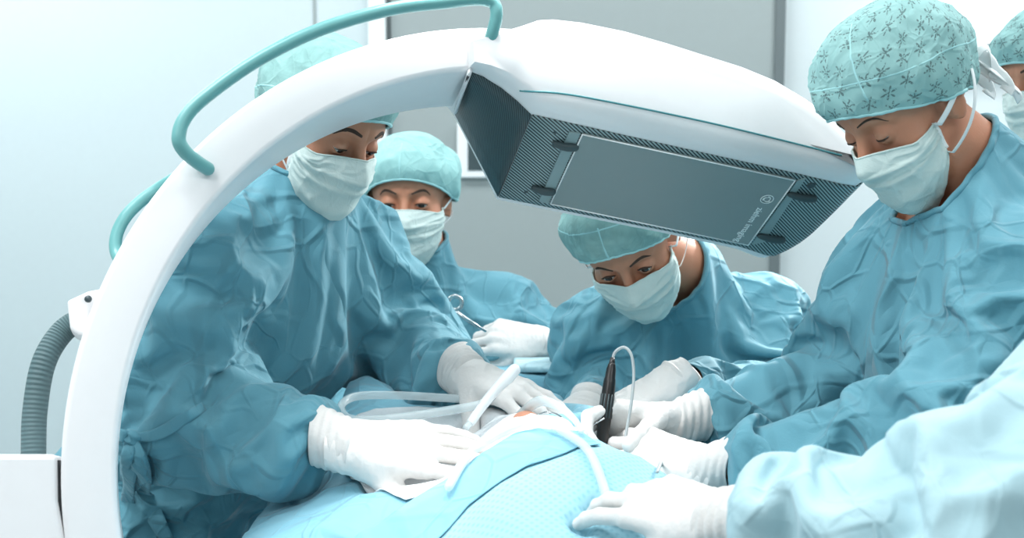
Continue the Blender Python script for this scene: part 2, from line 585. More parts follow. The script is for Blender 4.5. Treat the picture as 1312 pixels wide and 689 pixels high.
    # room
    M['wall_grey'] = plain('grey wall panel', lin(156, 166, 166), 0.5)
    M['wall_pale'] = plain('pale glass wall', lin(206, 219, 222), 0.35)
    M['wall_white'] = plain('white wall', lin(216, 226, 228), 0.5)
    M['strip'] = plain('white strip', lin(238, 242, 243), 0.5)
    M['trim_dark'] = plain('dark joint', lin(104, 114, 116), 0.5)
    M['floor'] = plain('grey vinyl floor', lin(150, 165, 168), 0.45)
    M['ceiling'] = plain('ceiling', lin(235, 238, 238), 0.8)
    M['shoe'] = plain('clog', lin(210, 220, 222), 0.6)
# ------------------------------------------------------------------ head (metres; Y forward, Z up, X to the person's left)
EYE_X, EYE_Y, EYE_Z, EYE_R = 0.0315, 0.0715, 0.004, 0.0126

def head_sdf(female=False, gaze=-20.0, up_open=22.0, low_open=24.0):
    """gaze: degrees the eyes look up; up_open / low_open: lid edges either side of the gaze"""
    br = 0.006 if female else 0.009
    def f(p):
        q = p.copy(); q[:, 0] = np.abs(q[:, 0])              # symmetrical
        d = s_ell(q, (0, -0.012, 0.035), (0.076, 0.096, 0.088))
        d = smin(d, s_ell(q, (0, 0.028, 0.042), (0.063, 0.056, 0.060)), 0.02)
        d = smin(d, s_ell(q, (0, 0.034, -0.036), (0.057, 0.052, 0.068)), 0.025)
        d = smin(d, s_ell(q, (0, 0.026, -0.072), (0.053, 0.056, 0.046)), 0.02)
        d = smin(d, s_ball(q, A(0.008, 0.070, -0.104), 0.017), 0.02)
        d = smin(d, s_ball(q, A(0.046, 0.050, -0.026), 0.020), 0.02)
        d = smin(d, s_cap(q, (0.010, 0.081, 0.026), (0.044, 0.066, 0.028), br, br * 0.9), 0.014)
        # sockets
        d = smax(d, -s_ell(q, (0.031, 0.092, 0.004), (0.021, 0.018, 0.015)), 0.016)
        # nose
        n = s_cap(q, (0, 0.082, 0.016), (0, 0.104, -0.030), 0.0065, 0.0105)
        n = smin(n, s_ball(q, A(0.010, 0.093, -0.036), 0.0085), 0.008)
        d = smin(d, n, 0.009)
        # lips
        d = smin(d, s_ell(q, (0, 0.084, -0.062), (0.021, 0.010, 0.006)), 0.006)
        d = smin(d, s_ell(q, (0, 0.082, -0.073), (0.018, 0.010, 0.006)), 0.006)
        # ears
        d = smin(d, s_ell(q, (0.076, -0.008, -0.006), (0.0065, 0.018, 0.030)), 0.006)
        # lids: a shell over the eyeball with a wedge cut open along the gaze
        c = A(EYE_X, EYE_Y, EYE_Z)
        e = q - c
        lid = np.linalg.norm(e, axis=1) - (EYE_R + 0.0016)
        d = smin(d, lid, 0.006)
        # upper lid crease
        el = np.degrees(np.arctan2(e[:, 2], e[:, 1])) - gaze
        side = e[:, 0] / EYE_R
        shape = np.clip(1 - (side / 0.98) ** 2, 0, 1)
        uo = up_open * shape ** 0.55; lo = low_open * shape ** 0.8
        r = np.linalg.norm(e, axis=1)
        o = np.maximum(el - uo, -lo - el) * 0.00022           # negative inside the opening
        o = np.maximum(o, r - EYE_R - 0.006)
        o = np.maximum(o, (np.abs(side) - 0.97) * EYE_R)
        o = np.maximum(o, -e[:, 1])
        core = r - (EYE_R - 0.0012)
        cut = np.maximum(d, -o)
        return np.minimum(cut, np.maximum(core, o))
    return f

def radial_surface(f, dirs, org=(0, 0, 0), rmax=0.19):
    """first surface met coming inwards along each direction"""
    n = len(dirs)
    org = np.broadcast_to(np.asarray(org, float), (n, 3))
    ts = np.linspace(rmax, 0.02, 70)
    hit = np.full(n, 0.03); found = np.zeros(n, bool); lo = np.zeros(n); hi = np.zeros(n)
    prev = np.full(n, rmax)
    for t in ts:
        todo = ~found
        if not todo.any(): break
        d = f(org[todo] + dirs[todo] * t)
        ins = d < 0
        idx = np.nonzero(todo)[0]
        hi[idx[ins]] = prev[idx[ins]]; lo[idx[ins]] = t; found[idx[ins]] = True
        prev[idx] = t
    for _ in range(12):
        m = (lo + hi) / 2
        d = f(org + dirs * m[:, None])
        ins = d < 0
        lo = np.where(ins, m, lo); hi = np.where(ins, hi, m)
    return np.where(found, (lo + hi) / 2, 0.03)

def sph(az, el):
    """az from straight ahead towards +X, el up"""
    return np.stack([np.sin(az) * np.cos(el), np.cos(az) * np.cos(el), np.sin(el)], -1)

def warp_axis(n, dense, full, k):
    """n values over [-full, full], packed k times closer inside [-dense, dense]"""
    t = np.linspace(-full, full, 4000)
    w = np.where(np.abs(t) < dense, k, 1.0)
    c = np.cumsum(w); c = (c - c[0]) / (c[-1] - c[0])
    return np.interp(np.linspace(0, 1, n), c, t)

class Head:
    def __init__(self, centre, fwd, up, scale=1.0, female=False, gaze=-20, up_open=22, low_open=24):
        f = unit(fwd); x = unit(np.cross(f, up)); u = np.cross(x, f)
        # columns: person's +X, forward, up.  x = fwd x up points to the person's right
        self.R = np.stack([x, f, u], 1) * scale
        self.c = np.asarray(centre, float); self.s = scale
        self.f = head_sdf(female, gaze, up_open, low_open)
        self.fs = head_sdf(female, gaze, 0.01, 0.01)
        self.female = female; self.gaze = gaze; self.uo = up_open; self.lo = low_open
    def W(self, p): return self.c + np.asarray(p, float) @ self.R.T
    def L(self, p): return (np.asarray(p, float) - self.c) @ np.linalg.inv(self.R).T
    def skull(self, fine=True):
        na, ne = (200, 150) if fine else (110, 84)
        az = np.radians(warp_axis(na + 1, 38, 180, 4))[:-1]
        el = np.radians(warp_axis(ne, 26, 89.5, 3))
        a, e = np.meshgrid(az, el)
        d = sph(a.ravel(), e.ravel())
        r = radial_surface(self.f, d)
        V = d * r[:, None]
        n = len(az)
        i, j = np.meshgrid(np.arange(ne - 1), np.arange(n), indexing='ij')
        i, j = i.ravel(), j.ravel(); j2 = (j + 1) % n
        F = np.stack([i * n + j, i * n + j2, (i + 1) * n + j2, (i + 1) * n + j], 1)
        V = np.vstack([V, [[0, 0, V[:n, 2].mean()]], [[0, 0, V[-n:, 2].mean()]]])
        b, t = len(V) - 2, len(V) - 1
        T = [(b, (k + 1) % n, k) for k in range(n)] + [(t, (ne - 1) * n + k, (ne - 1) * n + (k + 1) % n) for k in range(n)]
        return V, [tuple(q[::-1]) for q in F.tolist()] + [q[::-1] for q in T]

def add_eyes(H, person):
    for s in (-1, 1):
        n, m = 28, 18
        g = math.radians(H.gaze)
        ax = A(0, math.cos(g), math.sin(g)); ux = A(0, -math.sin(g), math.cos(g)); sx = A(1, 0, 0)
        V, F, fm = [], [], []
        for i in range(m + 1):
            t = math.pi * i / m
            rr = EYE_R * (1.035 if t < 0.45 else 1.0)
            for k in range(n):
                p = 2 * math.pi * k / n
                V.append(A(s * EYE_X, EYE_Y, EYE_Z) + rr * (math.cos(t) * ax + math.sin(t) * (math.cos(p) * sx + math.sin(p) * ux)))
        for i in range(m):
            for k in range(n):
                F.append((i * n + k, i * n + (k + 1) % n, (i + 1) * n + (k + 1) % n, (i + 1) * n + k)); fm.append(1 if i < 3 else 0)
        mk('eye', H.W(V), F, None, person, mats=[M['sclera'], M['iris']], fmat=fm)
        # lashes along the upper lid
        c = A(s * EYE_X, EYE_Y, EYE_Z); P = []
        for sd in np.linspace(-0.95, 0.95, 14):
            el = math.radians(H.gaze + H.uo * max(0, 1 - (sd / 0.98) ** 2) ** 0.55)
            x = sd * EYE_R; rr = math.sqrt(max(0, (EYE_R + 0.0022) ** 2 - x * x))
            P.append(c + A(x, rr * math.cos(el), rr * math.sin(el)))
        th = 0.0017 if H.female else 0.0010
        V, F = tube(H.W(P), [th * H.s * (0.5 + 0.7 * math.sin(math.pi * i / 13)) for i in range(14)], 6)
        mk('eyelashes', V, F, M['hair'], person)
        # brow
        if H.female: pts = [(0.012, 0.021), (0.026, 0.027), (0.038, 0.028), (0.051, 0.021)]; w = 0.0025
        else: pts = [(0.011, 0.023), (0.026, 0.029), (0.040, 0.029), (0.053, 0.021)]; w = 0.0027
        q = spline([(a, 0.0, b) for a, b in pts], 22)
        D = np.stack([s * q[:, 0], np.full(22, 0.075), q[:, 2]], 1); D /= np.linalg.norm(D, axis=1)[:, None]
        r = radial_surface(H.f, D)
        P = D * (r + 0.0004)[:, None]
        wd = w * getattr(H, 'brow', 1.0) * np.array([0.75 + 0.35 * math.sin(math.pi * min(1, i / 14)) if i < 12 else 1.05 * (1 - (i - 12) / 11) + 0.12 for i in range(22)])
        V, F = tube(H.W(P), wd * H.s, 8, flat=0.22, nrm=D @ H.R.T)
        mk('eyebrow', V, F, M['hair'], person)

def add_mask(H, person, seed=0, straps='ears', top=-0.004, drop=0.0):
    nu, nv = 72, 48
    u = np.linspace(-1, 1, nu); v = np.linspace(0, 1, nv)
    Ug, Vg = np.meshgrid(u, v)
    az = Ug * math.radians(76)
    # rays from a rising axis, dipping under the chin at the bottom
    z0 = np.interp(Vg, [0, 0.7, 1], [top, -0.062, -0.074]) + np.interp(Vg, [0, 0.3, 1], [1, 0.4, 0]) * (-0.012 * np.clip(np.abs(Ug) * 1.6, 0, 1) ** 1.5 + 0.004 * np.abs(Ug) ** 4)
    z0 = z0 + np.interp(Vg, [0, 1], [0, 0.036]) * np.abs(Ug) ** 2
    dip = np.interp(Vg, [0, 0.6, 1], [0, -8, -52]) * (1 - 0.55 * np.abs(Ug) ** 2)
    d = sph(az.ravel(), np.radians(dip).ravel())
    org = np.stack([np.zeros(z0.size), np.full(z0.size, 0.012), z0.ravel()], 1)
    r = radial_surface(H.fs, d, org).reshape(nv, nu) + 0.003
    # the paper stands off the jaw: pushed out to a rounded box
    q = org + d * r.reshape(-1)[:, None]
    box_ = s_ell(q, (0, 0.020, -0.050), (0.072, 0.080, 0.078)).reshape(nv, nu)
    r += np.clip(-box_, 0, 0.03) * np.sin(np.pi * np.clip(Vg * 0.85 + 0.05, 0, 1)) * (1 - Ug ** 4)
    base = r.copy()
    hold = np.zeros_like(r, bool); hold[0] = True; hold[:, 0] = hold[:, -1] = True
    for _ in range(160):                                       # pulled taut over nose, cheeks and chin
        a = r.copy()
        a[1:-1, 1:-1] = (r[:-2, 1:-1] + r[2:, 1:-1] + r[1:-1, :-2] + r[1:-1, 2:]) / 4
        a[-1, 1:-1] = (r[-1, :-2] + r[-1, 2:] + r[-2, 1:-1]) / 3
        a[0, 1:-1] = 0.5 * r[0, 1:-1] + 0.25 * (r[0, :-2] + r[0, 2:])
        r = np.maximum(base, a)
    g = (1 - np.abs(Ug) ** 3)
    r += 0.004 * g * np.sin(np.pi * Vg) 
    for v0 in (0.30, 0.50, 0.70):                              # pleats
        t = (Vg - v0) / 0.055
        r += 0.0030 * np.where(t < 0, np.exp(-(t * 2.2) ** 2), np.exp(-(t * 0.7) ** 2)) * g
    nz = Noise(seed, 1.6, 8); q = np.stack([Ug * 1.0 + Vg * 0.8 * np.sign(Ug), Vg * 2.2, Ug * 0.6 - Vg], -1).reshape(-1, 3)
    x = nz(q).reshape(nv, nu)
    r += 0.0024 * (1 - np.abs(np.tanh(2.2 * x))) * (0.4 + np.abs(Ug))
    P = (org + d * r.reshape(-1)[:, None])
    i, j = np.meshgrid(np.arange(nv - 1), np.arange(nu - 1), indexing='ij'); i, j = i.ravel(), j.ravel()
    F = np.stack([i * nu + j, i * nu + j + 1, (i + 1) * nu + j + 1, (i + 1) * nu + j], 1)
    Wp = H.W(P)
    o = mk('face_mask', Wp, F, M['mask'], person)
    m = mod(o, 'SOLIDIFY', thickness=0.0012, offset=0)
    # binding round the edges
    G = P.reshape(nv, nu, 3)
    cen = A(0, 0.01, -0.05)
    for s_, nm in ((0, 1), (nu - 1, -1)):
        path = spline(G[:, s_][::6], 24)
        nr = path - cen
        V, F2 = tube(H.W(path), 0.0042 * H.s, 8, flat=0.35, nrm=nr @ H.R.T)
        mk('binding', V, F2, M['strap'], o)
    V, F2 = tube(H.W(G[0]), 0.0016 * H.s, 6); mk('binding', V, F2, M['mask'], o)
    # ties
    def ribbon(a, b, w, sag=0.0, n=26, lift=0.004):
        t = np.linspace(0, 1, n)[:, None]
        L = np.asarray(a) * (1 - t) + np.asarray(b) * t
        L[:, 2] += sag * np.sin(np.pi * t[:, 0])
        D = L / np.linalg.norm(L, axis=1)[:, None]
        rr = radial_surface(H.fs, D) + lift
        r0_ = rr.copy()
        for _ in range(40): rr = np.maximum(r0_, np.convolve(np.pad(rr, 2, 'edge'), np.ones(5) / 5, 'valid'))
        rr = np.convolve(np.pad(rr, 2, 'edge'), np.ones(5) / 5, 'valid') + 0.0005
        P_ = D * rr[:, None]; P_[0] = a
        V_, F_ = tube(H.W(P_), w * H.s, 8, flat=0.22, nrm=D @ H.R.T)
        mk('strap', V_, F_, M['strap'], o)
    for s_, sx in ((0, -1), (nu - 1, 1)):
        up_, dn = G[1, s_], G[-2, s_]
        if straps == 'ears':
            ribbon(up_, A(sx * 0.078, -0.018, 0.022), 0.0030)
            ribbon(dn, A(sx * 0.080, -0.024, -0.026), 0.0030)
        else:                                                  # long ties round the back of the head
            ribbon(up_, A(sx * 0.070, -0.062, 0.036), 0.0042, lift=0.006)
            ribbon(dn, A(sx * 0.070, -0.060, 0.026), 0.0042, lift=0.010)
    return o

def add_cap(H, person, mat, seed=0, front=0.040, back=-0.050, side=0.004, puff=0.012, tall=0.0, seams=(), band=None, ties=False):
    na, nr = 120, 46
    az = np.linspace(-math.pi, math.pi, na, endpoint=False)
    # edge height by direction: high over the brow, over the ears, low at the nape
    ca = np.cos(az)
    ez = np.where(ca > 0, side + (front - side) * np.abs(ca) ** 1.6, side + (back - side) * np.abs(ca) ** 1.3)
    org = A(0, -0.01, 0.03)
    ed = np.stack([np.sin(az) * 0.078, np.cos(az) * 0.09, ez - org[2]], 1)
    e0 = np.arctan2(ed[:, 2], np.hypot(ed[:, 0], ed[:, 1]))
    t = np.linspace(0, 1, nr)
    T, AZ = np.meshgrid(t, az, indexing='ij')
    EL = (math.pi / 2 - 0.02) * (1 - T) + e0[None] * T
    D = sph(AZ.ravel(), EL.ravel())
    r = radial_surface(H.fs, D, org).reshape(nr, na)
    base = r.copy()
    for _ in range(60):
        a = r.copy()
        a[1:-1] = (r[:-2] + r[2:] + np.roll(r, 1, 1)[1:-1] + np.roll(r, -1, 1)[1:-1]) / 4
        r = np.maximum(base, a)
    nz = Noise(seed, 14, 10); nz2 = Noise(seed + 1, 30, 8)
    q = (org + D * r.reshape(-1)[:, None])
    prof = np.sin(np.pi * np.clip(T, 0, 1) ** 1.5 * 0.93 + 0.0) * 0.9 + 0.25
    wr = nz(q).reshape(nr, na)
    cre = 1 - np.abs(np.tanh(1.6 * nz2(q * A(1, 1, 0.6)).reshape(nr, na)))
    r += 0.0035 + puff * prof * (1 + 0.22 * wr) + 0.003 * cre * np.clip(prof, 0, 1)
    r += tall * np.clip(np.sin(EL), 0, 1) ** 2
    # gathered hem
    r += 0.0012 * np.sin(AZ * 38 + 2 * wr) * np.clip((T - 0.8) * 5, 0, 1)
    P = org + D * r.reshape(-1)[:, None]
    F = []
    for i in range(nr - 1):
        for k in range(na):
            F.append((i * na + k, (i + 1) * na + k, (i + 1) * na + (k + 1) % na, i * na + (k + 1) % na))
    F.append(tuple(range(na)))
    uv = np.stack([AZ.ravel() * 0.095 * np.clip(np.cos(EL.ravel()), 0.35, 1), EL.ravel() * 0.11], 1)
    uv = np.stack([D[:, 0], D[:, 1] * 0.35 + D[:, 2]], 1) * 0.105 if False else uv
    o = mk('surgical_cap', H.W(P), F, mat, person, uvs=uv)
    mod(o, 'SOLIDIFY', thickness=0.0012, offset=-1)
    G = P.reshape(nr, na, 3)
    cl = lambda a: np.vstack([a, a[:1]])
    V, F2 = tube(H.W(cl(G[-1])), 0.0026 * H.s, 8, cap=False); mk('piping', V, F2, M['piping'], o)
    if band is not None:                                       # a curved seam above the brow
        row = band + 0.03 * np.cos(az * 2)
        I = np.clip((row * (nr - 1)), 0, nr - 1.01); i0 = I.astype(int); fr = (I - i0)[:, None]
        k = np.arange(na)
        path = G[i0, k] * (1 - fr) + G[np.minimum(i0 + 1, nr - 1), k] * fr
        V, F2 = tube(H.W(cl(path)), 0.0018 * H.s, 6, cap=False); mk('piping', V, F2, M['piping'], o)
    for a0, i_from, i_to in seams:
        k = int(round((math.radians(a0) + math.pi) / (2 * math.pi) * na)) % na
        V, F2 = tube(H.W(G[i_from:i_to, k]), 0.0018 * H.s, 6); mk('piping', V, F2, M['piping'], o)
    if ties:                                                   # crumpled sheer tails at the nape
        g = random.Random(seed)
        for c in range(5):
            p0 = G[-1, na // 16 * (1 if c % 2 else 15) % na]
            b = A(g.uniform(-0.03, 0.03), -0.125 - g.uniform(0, 0.02), -0.02 + g.uniform(-0.02, 0.03))
            e = A(g.uniform(-0.05, 0.05), -0.135 - g.uniform(0, 0.03), -0.055 + g.uniform(-0.03, 0.02))
            path = spline([A(0, -0.100, -0.012), b, e, e * 0.93 + A(0, 0, -0.012)], 16)
            V, F2 = tube(H.W(path), [0.008 + 0.003 * math.sin(i) for i in range(16)], 8, flat=0.12)
            mk('cap_tie', V, F2, M['strap'], o)
    return o

# ------------------------------------------------------------------ gloved hands
FING = {  # knuckle, phalanx lengths, radii
    'index': (A(0.092, 0.029, 0.000), (0.043, 0.026, 0.021), (0.0098, 0.0090, 0.0084, 0.0074)),
    'middle': (A(0.096, 0.007, 0.003), (0.047, 0.030, 0.022), (0.0100, 0.0092, 0.0086, 0.0075)),
    'ring': (A(0.090, -0.0145, 0.001), (0.043, 0.028, 0.022), (0.0096, 0.0088, 0.0082, 0.0072)),
    'little': (A(0.081, -0.0335, -0.003), (0.034, 0.021, 0.019), (0.0086, 0.0078, 0.0072, 0.0064)),
}
def hand_chains(curl, spread, thumb):
    """curl: per finger (knuckle, middle, tip) degrees; spread: degrees to the thumb side; thumb: (out, down, bend1, bend2)"""
    ch = []
    for k in ('index', 'middle', 'ring', 'little'):
        kn, ln, rd = FING[k]
        y = math.radians(spread.get(k, 0)); b = 0.0
        pts = [kn]
        for i in range(3):
            b += math.radians(curl[k][i])
            d = A(math.cos(b) * math.cos(y), math.cos(b) * math.sin(y) if i == 0 or True else 0, -math.sin(b))
            pts.append(pts[-1] + d * ln[i])
        ch.append((k, pts, rd))
    out, down, b1, b2 = [math.radians(x) for x in thumb]
    p0 = A(0.022, 0.026, -0.008)
    d0 = A(math.cos(out) * math.cos(down), math.sin(out) * math.cos(down), -math.sin(down))
    axis = unit(np.cross(d0, A(0.25, -0.55, -0.8)))             # closes across the palm
    def rot(d, a): return np.array(Matrix.Rotation(a, 3, Vector(axis)) @ Vector(d))
    p1 = p0 + d0 * 0.045; d1 = rot(d0, b1); p2 = p1 + d1 * 0.034; d2 = rot(d1, b2); p3 = p2 + d2 * 0.026
    ch.append(('thumb', [p0, p1, p2, p3], (0.0150, 0.0118, 0.0108, 0.0088)))
    return ch

def hand_sdf(ch):
    def f(p):
        d = None
        for kn, c in (((0.092, 0.029, 0.000), 0.0115), ((0.096, 0.007, 0.002), 0.0125), ((0.090, -0.0145, 0.001), 0.012), ((0.081, -0.0335, -0.002), 0.0105)):
            x = s_cap(p, (0.0, kn[1] * 0.62, 0), kn, 0.0165, c)
            d = x if d is None else smin(d, x, 0.012)
        d = smin(d, s_ell(p, (0.05, -0.003, -0.006), (0.052, 0.036, 0.015)), 0.01)
        d = smin(d, s_cap(p, (-0.05, 0, 0), (0.004, 0, 0), 0.027, 0.026), 0.02)   # wrist
        fin = None
        for k, pts, rd in ch:
            if k == 'thumb':
                x = s_cap(p, pts[0], pts[1], rd[0], rd[1])
                x = smin(x, s_cap(p, pts[1], pts[2], rd[1], rd[2]), 0.003)
                x = smin(x, s_cap(p, pts[2], pts[3], rd[2], rd[3]), 0.003)
                d = smin(d, x, 0.012)
                continue
            x = s_cap(p, pts[0], pts[1], rd[0], rd[1])
            for i in (1, 2): x = smin(x, s_cap(p, pts[i], pts[i + 1], rd[i], rd[i + 1]), 0.003)
            fin = x if fin is None else np.minimum(fin, x) if True else smin(fin, x, 0.001)
        return smin(d, fin, 0.006)
    return f

class Hand:
    def __init__(self, wrist, along, back, thumb_side, scale=1.0):
        """along: wrist to fingers; back: out of the back of the hand; thumb_side: +1/-1 picks which side the thumb is on"""
        x = unit(along); z = unit(np.asarray(back, float) - x * (x @ np.asarray(back, float)))
        y = np.cross(z, x) * thumb_side
        self.R = np.stack([x, y, z], 1) * scale; self.c = np.asarray(wrist, float); self.s = scale; self.side = thumb_side
    def W(self, p): return self.c + np.asarray(p, float) @ self.R.T

def add_glove(H, person, curl=None, spread=None, thumb=(38, 25, 15, 15), cuff=0.085, h=0.0023, seed=0, name='glove', cuff_dir=None):
    c0 = {'index': (18, 20, 12), 'middle': (20, 22, 14), 'ring': (22, 24, 15), 'little': (24, 24, 15)}
    if curl: c0.update(curl)
    s0 = {'index': 5, 'middle': 1, 'ring': -3, 'little': -8}
    if spread: s0.update(spread)
    ch = hand_chains(c0, s0, thumb)
    pts = np.vstack([np.array(q[1]) for q in ch] + [A(-0.03, -0.045, -0.03)[None], A(0.1, 0.05, 0.03)[None]])
    lo, hi = pts.min(0) - 0.022, pts.max(0) + 0.022
    lo[0] = -0.03
    V, F = surface_nets(hand_sdf(ch), lo, hi, h)
    V = relax(V, F, 2, 0.5)
    # open at the wrist
    V[:, 0] = np.maximum(V[:, 0], -0.0285)
    keep = ~((V[F][:, :, 0] <= -0.0284).all(1))
    V, F, _ = compact(V, F[keep])
    n = vnormals(V, F)
    nz = Noise(seed, 26, 10); ny = Noise(seed + 3, 60, 10)
    amp = np.interp(V[:, 0], [-0.03, 0.02, 0.08, 0.2], [0.0006, 0.0007, 0.0004, 0.0002])
    q = V * A(1.6, 0.8, 1.0)
    V = V + n * (amp * (1 - 1.6 * np.abs(np.tanh(1.3 * nz(q)))) + 0.00012 * ny(V))[:, None]
    if H.side < 0: F = F[:, ::-1]
    o = mk(name, H.W(V), F, M['glove'], person)
    # rolled cuff: a gathered sleeve of latex over the wrist
    na, nl = 48, 30
    V2 = []
    for i in range(nl):
        t = i / (nl - 1); x = 0.010 - t * (cuff + 0.006)
        for k in range(na):
            a = 2 * math.pi * k / na
            k2 = min(1, t / 0.22); k2 = k2 * k2 * (3 - 2 * k2)
            rr = 0.0225 + 0.0090 * k2 + 0.0055 * t + (0.0009 * math.sin(x * 520 + 2.0 * math.sin(a + seed)) + 0.0006 * math.sin(5 * a + x * 90 + seed)) * k2
            rr += 0.0016 * math.exp(-((t - 0.985) / 0.03) ** 2)
            V2.append((x, rr * math.cos(a) * 1.08, rr * math.sin(a) * 0.98))
    F2 = [(i * na + k, i * na + (k + 1) % na, (i + 1) * na + (k + 1) % na, (i + 1) * na + k) for i in range(nl - 1) for k in range(na)]
    W2 = H.W(V2)
    if cuff_dir is not None:                                    # bends to follow the forearm
        d = unit(cuff_dir)
        t = np.clip(-np.array(V2)[:, 0] / cuff, 0, 1)[:, None]
        sh = (-d * cuff * H.s + unit(H.R[:, 0]) * cuff * H.s)
        W2 = W2 + sh * t ** 1.04
    if H.side > 0: F2 = [f[::-1] for f in F2]
    oc = mk('cuff', W2, F2, M['glove_cuff'], o)
    mod(oc, 'SOLIDIFY', thickness=0.0014, offset=0)
    return o

# ------------------------------------------------------------------ body under the clothes
def body_sdf(J):
    """J: joints in world space"""
    s = J.get('s', 1.0)
    side = unit(J['shL'] - J['shR']); upv = unit(J['neck'] - J['pelvis'])
    dep = unit(np.cross(side, upv))
    def f(p):
        d = s_ecap(p, J['pelvis'], J['chest'], 0.125 * s, 0.120 * s, dep, 0.78)
        d = smin(d, s_cap(p, J['pelvis'] + side * 0.06, J['pelvis'] - side * 0.06, 0.115 * s, 0.115 * s), 0.05)
        d = smin(d, s_cap(p, J['chest'] + side * 0.07, J['chest'] - side * 0.07, 0.105 * s, 0.105 * s), 0.05)
        d = smin(d, s_cap(p, J['shL'], J['shR'], 0.058 * s, 0.058 * s), 0.06)
        d = smin(d, s_cap(p, J['neck'], J['skull'], 0.060 * s, 0.056 * s), 0.03)
        for k in 'LR':
            x = s_cap(p, J['sh' + k], J['el' + k], 0.050 * s, 0.040 * s)
            x = smin(x, s_cap(p, J['el' + k], J['wr' + k], 0.042 * s, 0.022 * s), 0.02)
            d = smin(d, x, 0.03)
            x = s_cap(p, J['hip' + k], J['kn' + k], 0.085 * s, 0.060 * s)
            x = smin(x, s_cap(p, J['kn' + k], J['an' + k], 0.058 * s, 0.040 * s), 0.02)
            d = smin(d, x, 0.03)
        return d
    return f

def gown_sdf(J, loose):
    s = J.get('s', 1.0)
    L = dict(torso=0.035, arm=0.035, fore=0.034, skirt=0.02); L.update(loose or {})
    side = unit(J['shL'] - J['shR']); upv = unit(J['neck'] - J['pelvis'])
    dep = unit(np.cross(side, upv))
    feet = (J['anL'] + J['anR']) / 2; hem = feet + (J['pelvis'] - feet) * 0.22
    def f(p):
        t = L['torso']
        d = s_ecap(p, J['pelvis'], J['chest'], 0.130 * s + t, 0.125 * s + t, dep, 0.8)
        d = smin(d, s_cap(p, J['pelvis'] + side * 0.07, J['pelvis'] - side * 0.07, 0.115 * s + t, 0.115 * s + t), 0.06)
        d = smin(d, s_cap(p, J['chest'] + side * 0.075, J['chest'] - side * 0.075, 0.105 * s + t * 0.9, 0.105 * s + t * 0.9), 0.06)
        d = smin(d, s_cap(p, J['shL'], J['shR'], 0.062 * s + t * 0.35, 0.062 * s + t * 0.35), 0.06)
        d = smin(d, s_cap(p, J['neck'] - upv * 0.03, J['neck'] * 0.55 + J['skull'] * 0.45, 0.085 * s, 0.068 * s), 0.05)
        d = smin(d, s_cap(p, J['pelvis'], hem, 0.15 * s + L['skirt'], 0.19 * s + L['skirt']), 0.08)
        for k in 'LR':
            a = L.get('arm' + k, L['arm']); b = L.get('fore' + k, L['fore'])
            x = s_cap(p, J['sh' + k], J['el' + k], 0.060 * s + a * 0.8, 0.048 * s + a)
            wr = J['wr' + k] + unit(J['el' + k] - J['wr' + k]) * J.get('cuff', 0.05)
            x = smin(x, s_cap(p, J['el' + k], wr, 0.046 * s + a, 0.032 * s + b * 0.8), 0.03)
            x = smin(x, s_cap(p, wr, J['wr' + k], 0.030 * s + b * 0.7, 0.030 * s + 0.004), 0.015)
            d = smin(d, x, 0.035)
        return d
    return f, hem

def add_body(J, H, name='person', fine=True):
    f = body_sdf(J)
    pts = np.array([J[k] for k in J if k not in ('s', 'cuff')])
    lo, hi = pts.min(0) - 0.2, pts.max(0) + 0.2
    V, F = surface_nets(f, lo, hi, 0.014)
    V = relax(V, F, 2)
    base = A((J['anL'][0] + J['anR'][0]) / 2, (J['anL'][1] + J['anR'][1]) / 2, 0)
    HV, HF = H.skull(fine)
    b = mk(name, V, F, M[J['skin']] if 'skin' in J else M['skin'], loc=base)
    h = mk('skull', H.W(HV), HF, M['skin'], loc=base)
    # boolean union: neck and head become one surface
    m = b.modifiers.new('Join', 'BOOLEAN'); m.operation = 'UNION'; m.object = h; m.solver = 'EXACT'
    dg = bpy.context.evaluated_depsgraph_get()
    me = bpy.data.meshes.new_from_object(b.evaluated_get(dg))
    b.modifiers.clear()
    old = b.data; b.data = me
    bpy.data.objects.remove(h)
    for p in me.polygons: p.use_smooth = True
    return b

